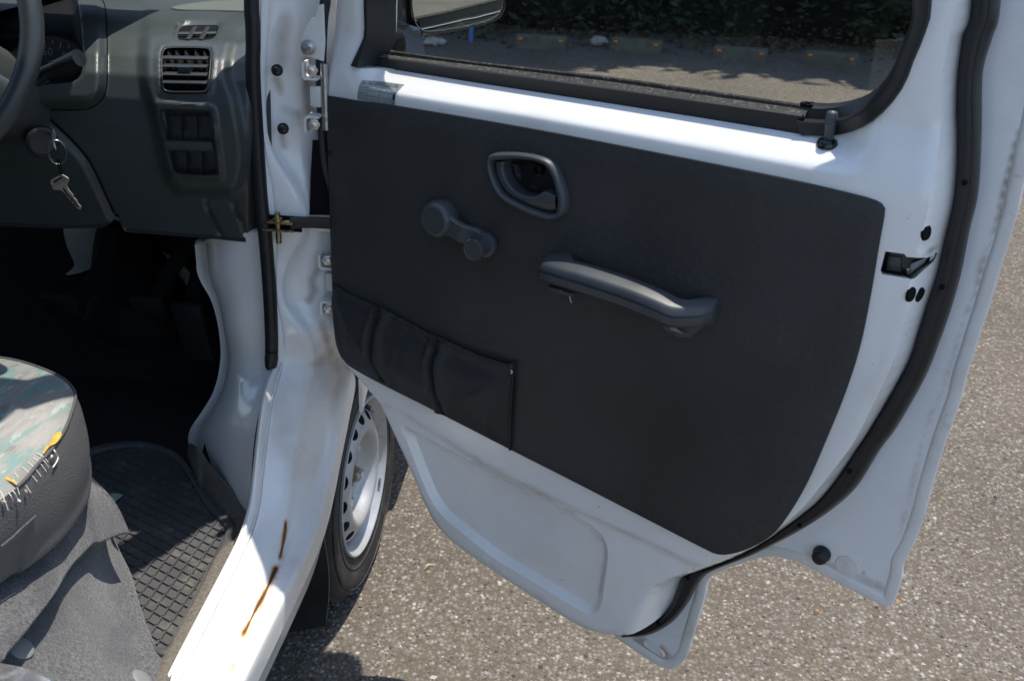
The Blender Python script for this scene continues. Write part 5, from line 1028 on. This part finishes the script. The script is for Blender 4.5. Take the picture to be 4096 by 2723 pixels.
# lower return under the edge
lp_ = on_dash(dout[(dout[:, 1] > 860)]); lp_ = lp_[np.argsort(lp_[:, 0])]
mk('dash_underside', loft([lp_, lp_+[0, .02, -.008], lp_+[0, .20, .03]], 1, 2), DASHB, dash)
mk('dash_far_side', loft([np.stack([np.full(len(zp), x), yp, zp], 1) for x in (-.60, -.8, -1.0, -1.25)], 1, 1), DASH, dash, 60)
# instrument dial inside the hood
fq = on_dash(k1([(-150, -150), (540, -150), (540, 540), (-150, 540)]))
dc = PY(k1([(300, 430)]), -.24)[0]
DIALF = mat('dial_face', (.008, .008, .009), .5, .4); DIALP = mat('dial_print', (.11, .12, .135), .6, .3)
da, db, dn_ = basis((0, -.96, .28)); dcc = PY(k1([(332, 360)]), -.235)[0]-(math.sin(R(-5))*da+math.cos(R(-5))*db)*.064
V, F = lathe((0, 0, 0), (0, -.96, .28), [(.0001, 0), (.088, 0), (.09, .002)], 40); mk('dial', (V+dcc-dn_*.001, F), DIALF, dash)
tk = []
for i in range(13):
    t = R(-28+i*10); rd = math.sin(t)*da+math.cos(t)*db; tg = np.cross(dn_, rd); ln = .012 if i % 2 == 0 else .006
    tk.append(boxvf((-.0009, -.0002, -ln), (.0009, .0003, 0), dcc+rd*.082, np.array([tg, dn_, rd])))
for txt, t in (('60', R(-5)), ('80', R(25))):
    V, F = textvf(txt, .018); 
    if len(V): c_ = (V.min(0)+V.max(0))/2; cc = dcc+(math.sin(t)*da+math.cos(t)*db)*.064; V2 = cc+np.outer(V[:, 0]-c_[0], da)+np.outer(V[:, 1]-c_[1], db)+dn_*.0004; tk.append((V2, F))
mk('dial_print', merge(*tk), DIALP, dash, recalc=False)
mk('cluster_visor', boxvf((-.70, -.33, 1.272), (-.335, .02, 1.284)), DASH, dash, 30, bevel=.004)
# air vents: bezel ring, each louvre, each blade, thumb tab
def ringd(poly, lifts, name, m_):
    c = poly.mean(0); rr = [on_dashb(c+(poly-c)*k, l) for k, l in lifts]; return mk(name, loft(rr, 1, 2, True), m_, dash, 60)
ringd(resamp(vent1, 90, True), ((1.0, -.004), (1.0, .003), (.965, .0055), (.93, .005), (.905, .001), (.90, -.012)), 'vent_bezel', DASHB)
VENT = mat('vent_plastic', (.022, .026, .028), .42, .5, bump=.2, bscale=500, bdist=.0004)
def bar(pa, pb, lift, w, h, name, m_=None, n=6):
    p = np.array([pa, pb], float); t = np.linspace(0, 1, n)[:, None]; P = on_dashb(p[0]*(1-t)+p[1]*t, lift); return mk(name, sweep(P, np.array([(-w, -h*.5), (-w*.7, -h), (w*.7, -h), (w, -h*.5), (w, h*.5), (w*.7, h), (-w*.7, h), (-w, h*.5)]), (0, -.2, 1)), m_ or VENT, dash, 50)
for a, b in (((1140, 402), (1452, 408)), ((1140, 459), (1450, 464)), ((1140, 515), (1448, 521)), ((1140, 570), (1447, 576))): bar(*k1([a, b]), .0005, .006, .0018, 'louvre')
for x in (1190, 1245, 1310, 1380, 1440):
    P = on_dashb(k1([(x, 345), (x, 450), (x-2, 630)]), -.012); mk('vent_blade', sweep(cr(P, 3), [(-.0008, -.006), (.0008, -.006), (.0008, .006), (-.0008, .006)], (0, 1, 0)), DASHB, dash, 30)
bar(*k1([(1245, 489), (1330, 491)]), .004, .005, .0062, 'vent_tab', VENT)
Pq = resamp(vent2, 80, True)
bar(*k1([(1245, 234), (1505, 230)]), .001, .005, .0015, 'louvre')
for pa, pb in (((1360, 196), (1308, 284)), ((1448, 196), (1398, 284))): bar(*k1([pa, pb]), -.001, .004, .0022, 'vent_blade')
pp = on_dash(resamp(cr(np.array(k1([(1240, 240), (1275, 180), (1400, 176), (1525, 180), (1500, 262), (1460, 280), (1255, 280)])), 3, True), 50, True), .002)
# speaker grille: rows of ribs on the flat top
gs = []
gp = np.array(k1([(1200, 62), (1300, 40), (1500, 16), (1730, 8), (1730, 88), (1500, 80), (1300, 78), (1215, 72)]))
for i in range(60):
    x = 1215+i*8.8; y0 = np.interp(x, [1200, 1300, 1500, 1730], [60, 38, 14, 6]); y1 = np.interp(x, [1200, 1300, 1500, 1730], [72, 79, 82, 89])
    P = on_dash(k1([(x, y0+3), (x-4, (y0+y1)/2), (x-8, y1-3)]), 0)+[0, 0, .0012]; gs.append(sweep(P, circ(.0016, 5), (0, 0, 1)))
GRIL = mat('grille_plastic', (.11, .12, .11), .55, .4, bump=.2, bscale=300, bdist=.0005)
mk('speaker_grille', merge(*gs), GRIL, dash, 60)
rim_ = on_dash(np.vstack([cr(gp[:4], 6), cr(gp[4:], 6)]))+[0, 0, .001]; mk('grille_rim', sweep(rim_, circ(.0022, 6), (0, 0, 1), closed=True), GRIL, dash)
# blank switches
def blank(q):
    P = resamp(np.array(k1(q)), 28, True); c = P.mean(0); rr = [on_dashb(c+(P-c)*k, l) for k, l in ((1.0, -.016), (1.0, -.007), (.95, -.0055), (.0, -.0050))]; mk('switch_blank', loft(rr, 1, 1, True), DASHB, dash, 50)
for i in range(3):
    a, b = 1162+i*108, 1162+(i+1)*108-7; blank([(a, 803), (b, 806), (b+9, 990), (a+9, 986)])
    a, b = 1200+i*107, 1200+(i+1)*107-7; blank([(a, 1046), (b, 1049), (b+10, 1222), (a+10, 1214)])
bar(*k1([(1160, 1008), (1492, 1016)]), -.004, .006, .0075, 'switch_divider', DASH)
# ---- steering wheel and column
sc = np.array([-.49, -.52, 1.22]); sa = R(65); su = np.array([0, math.cos(sa), math.sin(sa)]); sn = np.cross([1, 0, 0], su); sn = -sn if sn[1] > 0 else sn
th = np.linspace(0, 2*math.pi, 97)[:-1]; rp = sc+.185*(np.outer(np.cos(th), [1, 0, 0])+np.outer(np.sin(th), su))
WHEELV = mat('wheel_vinyl', (.036, .040, .042), .38, .5, bump=.25, bscale=420, bdist=.0006, btype='voronoi')
stw = mk('steering_wheel', sweep(rp, circ(.0148, 16, .0165), sn, closed=True), WHEELV, van, 60); tag(stw, 'dark grey steering wheel rim at the left edge')
for ang in (R(-25), R(205), R(270)):
    d_ = math.cos(ang)*np.array([1, 0, 0])+math.sin(ang)*su; P = np.array([sc+d_*.04+sn*-.03, sc+d_*.11+sn*-.02, sc+d_*.18]); mk('spoke', sweep(cr(P, 5), circ(.020, 10, .008), sn), WHEELV, stw)
mk('hub_pad', lathe(sc-sn*.035, sn, [(.075, 0), (.075, .02), (.06, .035), (.0001, .04)], 32), WHEELV, stw, 50)
cax = -sn; cpath = np.array([sc-sn*.03, sc-sn*.12, sc-sn*.28])
mk('column_cover', sweep(cr(np.array([sc-sn*.045+[0, 0, -.01], sc-sn*.13+[.0, 0, -.015], sc-sn*.25+[0, 0, -.02]]), 5), np.array([(-.075, -.055), (-.055, -.075), (.055, -.075), (.078, -.05), (.078, .02), (.05, .045), (-.05, .045), (-.075, .02)]), su), COLCOV, van, 50)
# stalk
s0 = PY(k1([(250, 560)]), -.44)[0]; s1 = PY(k1([(330, 500)]), -.445)[0]; s2 = PY(k1([(540, 410)]), -.46)[0]
mk('light_stalk', sweep(cr([s0, s1, (s1+s2)/2, s2, s2+(s2-s1)*.06], 5), circ(1, 14), (0, 0, 1), scale=np.r_[np.linspace(.010, .0085, 8), np.linspace(.0100, .0118, 8), .0122, .0122, .0112, .0085, .002][:21]), mat('stalk_black', (.010, .0105, .012), .35, .45), van, 60)
sm_ = []
for txt, p, s_ in (('o', (296, 480), .008), ('=O', (340, 452), .007), ('*', (356, 490), .010)):
    V, F = textvf(txt, s_)
    if len(V): 
        c_ = PY(k1([p]), -.4585)[0]; a_v = (s2-s1)/np.linalg.norm(s2-s1); u_v = np.cross(a_v, np.cross([0, -1, .3], a_v)); u_v = np.array([0, -.1, 1]); u_v = u_v-a_v*(u_v@a_v); u_v /= np.linalg.norm(u_v); sm_.append((c_+np.outer(V[:, 0], a_v)+np.outer(V[:, 1], u_v), F))
mk('stalk_symbols', merge(*sm_), DIALP, van, recalc=False)
# ignition lock
ig = PY(k1([(300, 997)]), -.372)[0]
mk('ignition_lock', lathe(ig, (.55, -.8, .1), [(.0235, -.03), (.0235, -.002), (.022, .0), (.019, .001), (.018, -.003), (.0001, -.003)], 32), DASHB, van, 50)
# ---- key set: one key in the lock, ring, link and spare key
key = empty('key_set', tuple(ig), 'keys on a ring hanging from the ignition, pale metal key lowest', 'keys')
kk = lambda pts: crop(0, 400, .3189, pts)
yk = -.43
def plate(pts, y, th_, name, m_, hole_=None, tilt=0):
    P = PY(pts, y)[:, [0, 2]]; P = resamp(cr(P, 2, True), 120, True); hs = []
    if hole_: hs = [resamp(PY(hole_, y)[:, [0, 2]], 30, True)]
    Pq, Fq = sheet(P, .004, hs); return mk(name, extrude(np.stack([Pq[:, 0], y+tilt*(Pq[:, 1]-Pq[:, 1].mean()), Pq[:, 1]], 1), Fq, (0, th_, 0)), m_, key, 30)
plate(kk([(632, 1035), (645, 1000), (700, 970), (765, 940), (800, 950), (855, 985), (857, 1015), (838, 1060), (838, 1085), (862, 1135), (912, 1192), (922, 1228), (958, 1255), (972, 1290), (988, 1315), (1010, 1335), (1012, 1360), (1000, 1376), (958, 1350), (932, 1308), (905, 1290), (898, 1262), (862, 1240), (815, 1178), (770, 1138), (735, 1128), (690, 1130), (660, 1110), (645, 1070)]), yk, .0022, 'key_blade', KEYM, kk([(652, 1045), (665, 1015), (770, 962), (795, 968), (780, 985), (690, 1040), (660, 1055)]))
gv = PY(kk([(790, 1108), (850, 1190), (920, 1265), (985, 1350)]), yk-.0008); mk('key_groove', sweep(cr(gv, 4), circ(.0012, 6), (0, 1, 0)), DARK, key)
V, F = textvf('SUZUKI', .010)
if len(V):
    a0, a1 = PY(kk([(668, 1095), (825, 1010)]), yk-.0006); ux = (a1-a0); L_ = np.linalg.norm(ux); ux /= L_; uz = np.cross(ux, [0, -1, 0]); uz = uz if uz[2] > 0 else -uz; w0 = V[:, 0].max()-V[:, 0].min()
    mk('key_lettering', (a0+np.outer((V[:, 0]-V[:, 0].min())*L_/w0, ux)+np.outer(V[:, 1]*L_/w0*.9, uz), F), mat('engraved', (.22, .19, .14), .6, .3, metal=.6), key, recalc=False)
rc = PY(kk([(714, 660)]), yk+.004)[0]; t_ = np.linspace(0, 2*math.pi, 33)[:-1]
mk('split_ring', merge(sweep(rc+np.stack([.0108*np.cos(t_), .006*np.cos(t_), .0182*np.sin(t_)], 1), circ(.0009, 6), (0, 1, 0), closed=True), sweep(rc+np.stack([.0106*np.cos(t_), .006*np.cos(t_)+.0018, .0180*np.sin(t_)], 1), circ(.0009, 6), (0, 1, 0), closed=True)), mat('dull_steel', (.16, .16, .165), .4, .5, metal=1), key)
lk = PY(kk([(745, 755), (765, 830), (780, 900), (778, 965), (765, 960), (745, 880), (728, 800), (725, 755)]), yk+.003); mk('link', sweep(cr(lk, 4, True), circ(.0012, 6), (0, 1, 0), closed=True), DARK, key)
hp = PY(kk([(520, 500), (590, 490), (650, 520), (730, 560)]), yk+.02); hp[:, 1] += [.04, .02, .005, -.01]; mk('key_bow', sweep(cr(hp, 5), circ(.0012, 8, .007), (0, -.3, 1)), STEEL, key)

# ---- footwell: toe board, boot, pedals, carpet
TOEW = WHITED
mk('dash_light_block', boxvf((-1.27, -.17, 1.02), (-.075, .33, 1.160)), DARK, dash, 30)  # box added out of sight to stop windscreen light leaking into the footwell
mk('cowl', boxvf((-1.30, .05, 1.03), (-.03, .36, 1.075)), DARK, van, 30)
mk('firewall_side', boxvf((-.225, -.08, .36), (-.205, .34, 1.05)), DARK, van, 30)
mk('toe_board', (np.array([(-.21, .31, 1.03), (-.21, .22, .60), (-.21, .06, .39), (-1.28, .06, .39), (-1.28, .22, .60), (-1.28, .31, 1.03)]), [(0, 1, 4, 5), (1, 2, 3, 4)]), CARPET, van)  # carpet black covers its white paint too, painting in the footwell shade
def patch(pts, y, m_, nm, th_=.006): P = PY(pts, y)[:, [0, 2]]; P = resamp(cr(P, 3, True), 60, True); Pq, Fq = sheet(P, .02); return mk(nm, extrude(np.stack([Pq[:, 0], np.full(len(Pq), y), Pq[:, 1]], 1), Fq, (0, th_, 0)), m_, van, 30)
patch(kf([(555, 215), (780, 215), (850, 300), (850, 420), (830, 550), (700, 620), (560, 640), (640, 560), (575, 400)]), .17, WHITED, 'toe_patch')  # plate added for the bare white patch of the toe board
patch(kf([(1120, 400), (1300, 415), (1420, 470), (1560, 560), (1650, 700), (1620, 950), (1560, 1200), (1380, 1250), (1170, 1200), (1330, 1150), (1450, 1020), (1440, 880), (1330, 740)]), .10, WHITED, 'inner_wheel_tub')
q0 = PY([(470, 900)], .10)[0]; q1 = PY([(560, 1230)], .0)[0]
mk('column_boot', sweep(cr([q0, q0*.5+q1*.5, q1, q1+[0, -.005, -.03]], 5), circ(1, 24), (1, 0, 0), scale=np.r_[np.linspace(.04, .075, 6), np.linspace(.08, .115, 6), np.linspace(.115, .10, 4)][:16]), DARK, van)
def pedal(arm, pad, y, w, h, name, tilt=.5):
    P = PY(arm, y); P[:, 1] += np.linspace(.05, 0, len(P)); root = mk(name, sweep(cr(P, 5), circ(.012, 8, .016), (1, 0, 0)), DARK, van)
    c = PY([pad], y-.01)[0]; mk('pedal_pad', boxvf((-w/2, -.008, -h/2), (w/2, .008, h/2), c, np.array([(1, 0, 0), (0, math.cos(tilt), math.sin(tilt)), (0, -math.sin(tilt), math.cos(tilt))])), RUBBER, root, 30, bevel=.004); return root
pedal(kf([(1680, 290), (1560, 450), (1430, 640), (1350, 830)]), kf([(1290, 920)])[0], -.10, .065, .055, 'brake_pedal')
pedal(kf([(1650, 610), (1640, 760), (1650, 930)]), kf([(1660, 1130)])[0], -.12, .055, .14, 'accelerator_pedal', .35)
pedal(kf([(850, 300), (800, 650), (600, 950)]), kf([(520, 900)])[0], -.10, .065, .055, 'clutch_pedal')
mk('footwell_carpet', (np.array([(-.108, -1.32, .398), (-.108, -.46, .398), (-.15, -.30, .40), (-.22, -.10, .402), (-.24, .08, .405), (-1.28, .08, .405), (-1.28, -1.32, .398)]), [tuple(range(7))]), CARPET, van)
# grained kick step at the foot of the wheelhouse
st_o = PZ(crop(0, 1300, .9076, [(838, 480), (850, 530), (880, 556), (930, 628), (1030, 742), (1075, 785), (1098, 830), (1100, 880), (1085, 920)]), .43); st_o = np.array([PZ([q_], z_)[0] for q_, z_ in zip(crop(0, 1300, .9076, [(846, 534), (864, 546), (884, 560), (930, 628), (1030, 742), (1075, 785), (1098, 830), (1100, 880), (1085, 920)]), (.485, .482, .476, .460, .440, .433, .43, .43, .43))]); st_i = PZ(crop(0, 1300, .9076, [(800, 540), (820, 600), (870, 676), (900, 712), (960, 800), (1020, 860), (1032, 885), (1030, 930), (1020, 990)]), .412); st_i = np.array([PZ([q_], z_)[0] for q_, z_ in zip(crop(0, 1300, .9076, [(826, 560), (842, 600), (872, 676), (900, 712), (960, 800), (1020, 860), (1032, 885), (1030, 930), (1020, 990)]), (.455, .448, .435, .424, .414, .412, .412, .412, .412))])
mk('kick_step', loft([st_o+[0, 0, .006], st_o*.7+st_i*.3+[0, 0, .010], st_o*.2+st_i*.8+[0, 0, .006], st_i, st_i-[0, 0, .012]], 5, 2), STEP, van, 60)
# grey carpet lip along the sill
cl0 = PZ([(985, 2165), (926, 2217), (812, 2450), (674, 2723), (480, 3100)], .415); mk('sill_carpet_edge', loft([cl0+[.004, 0, -.004], cl0+[.002, 0, .004], cl0+[-.018, 0, .003], cl0+[-.03, 0, -.006]], 5, 2), mat('sill_carpet', (.13, .12, .105), .95, .1, var=.3, vscale=200, bump=1, bscale=500, bdist=.002), van)

# ---- rubber floor mat: raised rim and a diamond grid of ribs
mb = crop(0, 1300, .9076, [(690, 1460), (720, 1468), (745, 1462), (800, 1385), (850, 1290), (930, 1140), (1000, 1010), (1040, 930), (1030, 880), (960, 800), (870, 680), (760, 560), (560, 520), (330, 600), (380, 900), (480, 1050), (560, 1180), (620, 1320), (670, 1430)])
MB = PZ(mb, .408)[:, :2]; MB = resamp(cr(MB, 3, True), 200, True); Pq, Fq = sheet(MB, .02)
fm = empty('floor_mat', (float(MB[:, 0].mean()), float(MB[:, 1].mean()), .40), 'black rubber floor mat with a raised diamond grid by the door sill', 'floor mat')
mk('mat_base', extrude(np.column_stack([Pq, np.full(len(Pq), .408)]), Fq, (0, 0, -.005)), MATR, fm, 30)
cMB = MB.mean(0); g1, g2, g3, g4 = PZ(crop(0, 1300, .9076, [(840, 860), (925, 830), (800, 905), (890, 880)]), .41)[:, :2]
# rim
ins = lambda k: np.array([p+(cMB-p)/np.linalg.norm(cMB-p)*k for p in MB])
mk('mat_rim', loft([np.column_stack([ins(k), np.full(len(MB), z)]) for k, z in ((.0, .404), (.0005, .4135), (.003, .4155), (.015, .4155), (.018, .4135), (.019, .408))], 1, 1, True), MATR, fm, 50)
# two rib directions measured in the photograph
d1 = PZ(crop(0, 1300, .9076, [(600, 905), (880, 1050)]), .41)[:, :2]; d2 = PZ(crop(0, 1300, .9076, [(770, 790), (560, 1060)]), .41)[:, :2]
e1 = (d1[1]-d1[0])/np.linalg.norm(d1[1]-d1[0]); e2 = (d2[1]-d2[0])/np.linalg.norm(d2[1]-d2[0])
RB = ins(.021); ribs = []
lo_, hi_ = RB.min(0), RB.max(0); ctr = (lo_+hi_)/2
for e_, pitch_ in ((e1, .0185), (e2, .0185)):
    nrm2 = np.array([-e_[1], e_[0]])
    for k in range(-30, 31):
        o_ = ctr+nrm2*k*pitch_; t = np.linspace(-.6, .6, 400); L2 = o_+np.outer(t, e_); ins_ = inside(L2, RB)
        j = 0
        while j < len(t):
            if ins_[j]:
                m_ = j
                while m_+1 < len(t) and ins_[m_+1]: m_ += 1
                if m_-j > 2:
                    a, b = L2[j], L2[m_]; w = .0016; z0, z1 = .4075, .4112
                    V = np.array([[*(a-nrm2*w*1.5), z0], [*(a-nrm2*w*.7), z1], [*(a+nrm2*w*.7), z1], [*(a+nrm2*w*1.5), z0], [*(b-nrm2*w*1.5), z0], [*(b-nrm2*w*.7), z1], [*(b+nrm2*w*.7), z1], [*(b+nrm2*w*1.5), z0]])
                    ribs.append((V, [(0, 4, 5, 1), (1, 5, 6, 2), (2, 6, 7, 3)]))
                j = m_
            j += 1
mk('mat_ribs', merge(*ribs), MATR, fm, 20)
# second layer of mat peeping out at the rear corner
m2 = PZ(crop(0, 1300, .9076, [(640, 1330), (700, 1420), (755, 1480), (730, 1490), (690, 1478), (665, 1450), (630, 1380), (600, 1290)]), .404)[:, :2]; Pq, Fq = sheet(resamp(cr(m2, 3, True), 40, True), .01); mk('mat_corner', extrude(np.column_stack([Pq, np.full(len(Pq), .405)]), Fq, (0, 0, -.004)), MATR, fm, 30)

# ---- driver's seat
seam_px = [(-300, 2230), (0, 2000), (90, 1930), (150, 1860), (205, 1800), (255, 1730), (290, 1640), (302, 1585), (285, 1545), (240, 1508), (130, 1462), (0, 1432), (-300, 1400)]
S3 = PZ(seam_px, .770); S3[:2, 2] -= .0; S3 = cr(S3, 5); S3 = np.vstack([S3, ])
zz = np.interp(np.arange(len(S3)), [0, 30, 35, 45, len(S3)-1], [.770, .768, .765, .762, .765]); 
S3 = np.vstack([PZ([p], z) for p, z in zip(cr(np.array(seam_px, float), 5), zz)])
cs = np.array([-.50, -.86, 0]); 
def shr(P, k, dz): q = P.copy(); q[:, :2] += (cs[:2]-P[:, :2])*k; q[:, 2] += dz; return q
seat = mk('seat', loft([S3, shr(S3, .05, .006), shr(S3, .18, .013), shr(S3, .40, .016), shr(S3, .75, .012), shr(S3, 1.0, .010)], 1, 3), SEATF, van, 60); tag(seat, 'torn teal and grey patterned driver seat with grey vinyl side')
side_b = cr(np.array([(-300, 2600), (0, 2330), (80, 2290), (150, 2240), (220, 2180), (270, 2120), (312, 2060), (336, 2010), (346, 1950), (347, 1880), (338, 1790), (322, 1690), (306, 1610)], float), 5)
Bt = np.vstack([PZ([p], z) for p, z in zip(side_b, np.interp(np.arange(len(side_b)), [0, 5, 30, 45, 55, 60], [.655, .655, .640, .655, .70, .745]))])
Mi = S3*.5+Bt*.5; nrm_s = np.stack([np.gradient(S3[:, 1]), -np.gradient(S3[:, 0])], 1); nrm_s /= np.linalg.norm(nrm_s, axis=1)[:, None]; nrm_s = np.where(((S3[:, :2]-cs[:2])*nrm_s).sum(1, keepdims=True) < 0, -nrm_s, nrm_s)
Mi[:, :2] += nrm_s*.012; M2 = S3*.82+Bt*.18; M2[:, :2] += nrm_s*.007; M3 = S3*.2+Bt*.8; M3[:, :2] += nrm_s*.008
und = Bt.copy(); und[:, :2] += (cs[:2]-Bt[:, :2])*.25; und[:, 2] -= .02
mk('seat_side', loft([S3+[0, 0, .0], M2, Mi, M3, Bt, und], 1, 4), SEATV, seat, 60)
mk('piping', sweep(S3[8:60]+[0, 0, .0008], circ(.0022, 8), (0, 0, 1)), SEATV, seat)
sw = PZ(crop(0, 1350, .4785, [(520, 760), (600, 640), (632, 480), (600, 390)]), .768)
# seam on the side
s2p = PZ(crop(0, 2000, .4611, [(-100, 480), (50, 360), (150, 270), (240, 190), (310, 120)]), .69); s2p = cr(s2p, 5)
seat_side = [c for c in seat.children if c.name.startswith('seat_side')][0]
def side_at(px): return hit(seat_side, px, .0012)[0]
tocm = lambda P: (CAM-P)/np.linalg.norm(CAM-P, axis=1)[:, None]
sp = side_at(crop(0, 2000, .4611, [(0, 400), (60, 350), (110, 310), (160, 260), (210, 215), (260, 170), (300, 135)])); mk('side_seam', sweep(cr(sp+tocm(sp)*.002, 4), circ(.0013, 6), (0, 0, 1)), SEATV, seat)
# torn places: orange foam, loose stitches
cs2 = lambda pts: crop(0, 1350, .4785, pts)
def top_at(px, z=.771): return PZ(px, z)
fo = top_at(cs2([(425, 880), (440, 835), (475, 800), (505, 788), (515, 815), (500, 850), (465, 890), (430, 905), (400, 930), (368, 975), (362, 960), (390, 910)]), .7725); c_ = fo.mean(0)
Pq, Fq = sheet(resamp(cr(fo[:, :2], 3, True), 60, True), .004); zq = .7735-.006*np.clip(pdist(Pq, fo[:, :2])/.006, 0, 1)*0
mk('foam_tear', (np.column_stack([Pq, .7735+.0018*sm(pdist(Pq, resamp(cr(fo[:, :2], 3, True), 60, True)), 0, .004)]), Fq), FOAM, seat)
fo2 = top_at(cs2([(-60, 1120), (0, 1140), (60, 1170), (140, 1212), (160, 1218), (110, 1214), (40, 1186), (-60, 1150)]), .775); Pq, Fq = sheet(resamp(cr(fo2[:, :2], 3, True), 50, True), .004); mk('foam_tear', (np.column_stack([Pq, np.full(len(Pq), .7762)]), Fq), FOAM, seat)
for a, b in (((360, 890), (425, 940)), ((305, 970), (395, 1040)), ((278, 1010), (380, 1118)), ((230, 1045), (335, 1160)), ((180, 1085), (303, 1205)), ((118, 1135), (250, 1295)), ((110, 1190), (155, 1310)), ((100, 1280), (140, 1350)), ((68, 1300), (105, 1370)), ((0, 1285), (60, 1440)), ((330, 1010), (400, 1085))):
    A = hit(seat, cs2([a]), .001)[0][0]; B = side_at(cs2([b]))[0]; B = B+tocm(B[None])[0]*.002; Mm = (A+B)/2+[.002, -.002, .003]; mk('stitch', sweep(cr([A, Mm, B], 5), circ(.00055, 6), (0, 0, 1)), THREAD, seat)
kt = side_at(cs2([(430, 900), (445, 940), (470, 985), (475, 1020), (435, 1085)])); kt = kt+tocm(kt)*.005; mk('thread_knot', sweep(cr(kt, 5), circ(.0009, 8), (0, 0, 1)), THREAD, seat)
for p in ((30, 1370), (155, 1365), (215, 1285), (428, 1000)):
    c_ = side_at(cs2([p]))[0]+[.002, -.004, .003]; V, F = lathe(c_, (0, 0, 1), [(.0001, -.002), (.0018, -.001), (.0021, .0005), (.0013, .002), (.0001, .0023)], 8); mk('thread_end', (V+rng.normal(0, .0006, V.shape), F), THREAD, seat)
# seat back and base, for the shade they give
mk('backrest', sweep(cr([(-.47, -1.18, .74), (-.47, -1.24, .95), (-.47, -1.31, 1.25), (-.47, -1.33, 1.35)], 5), [(-.20, -.05), (.20, -.05), (.22, 0), (.20, .06), (-.20, .06), (-.22, 0)], (0, -1, 0)), SEATF, seat, 50)
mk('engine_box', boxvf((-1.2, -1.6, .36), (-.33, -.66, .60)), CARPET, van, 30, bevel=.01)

# ---- grey felt cover over the engine box
def frail(pts): return np.array([PZ([(a, b)], z)[0] for a, b, z in pts])
f1 = frail([(330, 1850, .640), (395, 1990, .575), (430, 2100, .530), (470, 2190, .480), (515, 2290, .452), (545, 2400, .432), (578, 2500, .420), (625, 2610, .414), (672, 2723, .409), (720, 2860, .405)])
f2 = frail([(290, 1890, .648), (340, 2030, .590), (385, 2130, .548), (420, 2230, .505), (440, 2330, .478), (450, 2420, .462), (470, 2530, .452), (500, 2640, .450), (530, 2760, .445), (570, 2900, .44)])
f3 = frail([(230, 1950, .655), (280, 2080, .600), (320, 2190, .566), (340, 2290, .545), (340, 2390, .528), (345, 2480, .512), (355, 2590, .505), (375, 2700, .502), (390, 2800, .50), (420, 2950, .49)])
f4 = frail([(140, 2060, .660), (180, 2160, .612), (200, 2270, .585), (200, 2380, .575), (190, 2480, .565), (180, 2580, .556), (175, 2680, .548), (170, 2780, .54), (165, 2880, .535), (160, 3000, .53)])
f5 = frail([(30, 2160, .668), (20, 2260, .625), (0, 2380, .605), (-20, 2480, .600), (-40, 2590, .595), (-60, 2700, .59), (-80, 2800, .585), (-100, 2900, .58), (-120, 3000, .575), (-150, 3100, .57)])
V, F = loft([f1+[.004, 0, -.012], f1, f2, f3, f4, f5], 5, 5); V = V+np.outer(.0016*np.sin(V[:, 0]*90+V[:, 1]*60), [0, 0, 1])
felt = mk('felt_cover', (V, F), FELT); tag(felt, 'grey felt carpet draped over the engine box below the driver seat', 'carpet')
# overlapping upper flap, its free edge standing up
k2 = lambda pts: crop(0, 2000, .4611, pts)
ue = k2([(-200, 1480), (0, 1375), (60, 1290), (180, 1155), (300, 1000), (420, 850), (500, 730), (560, 620), (640, 510), (710, 440), (800, 352), (860, 342), (960, 300), (1050, 268), (1115, 262)])
ui = k2([(-400, 700), (-200, 560), (0, 420), (100, 330), (200, 230), (300, 130), (400, 30), (470, -60), (540, -140), (590, -200), (650, -240), (720, -260), (780, -220), (860, -140), (980, -20)])
ue3 = np.array([PZ([p], z)[0] for p, z in zip(ue, np.interp(range(15), [0, 3, 8, 11, 14], [.634, .620, .600, .578, .540]))]); ui3 = np.array([PZ([p], z)[0] for p, z in zip(ui, np.interp(range(15), [0, 8, 11, 14], [.645, .650, .640, .585]))])
um = ue3*.55+ui3*.45+[0, 0, .006]; V, F = loft([ue3-[0, 0, .006], ue3, ue3*.85+ui3*.15+[0, 0, .004], um, ui3], 5, 4)
mk('felt_flap', (V, F), FELT, felt)
for p, z in (((84, 2590), .590), ((568, 2712), .438)):
    h_, n_h = hit(felt, [p]); mk('snap_button', lathe(h_[0], n_h[0], [(.0001, .0034), (.008, .0032), (.0135, .0022), (.0160, .0005), (.0155, -.004)], 28), mat('snap_plastic', (.17, .175, .178), .5, .4), felt, 60)
c_ = PZ([(60, 2712)], .63)[0]; mk('seat_slide_rail', sweep(np.array([c_+[-.2, .02, 0], c_, c_+[.035, -.012, 0], c_+[.042, -.016, -.012]]), [(-.012, -.006), (.012, -.006), (.012, .006), (-.012, .006)], (0, 0, 1)), STEEL, van, 30)
# small green sliver of paper on the dark carpet
c_ = PZ(cs2([(925, 1320), (975, 1318), (1030, 1330), (1010, 1350), (965, 1388)]), .412)[:, :2]; Pq, Fq = sheet(c_, .01); o = mk('paper_scrap', extrude(np.column_stack([Pq, np.full(len(Pq), .417)]), Fq, (0, 0, -.001)), mat('green_paper', (.20, .30, .25), .6, .3)); tag(o, 'pale green scrap lying on the dark floor beside the felt flap', 'paper')
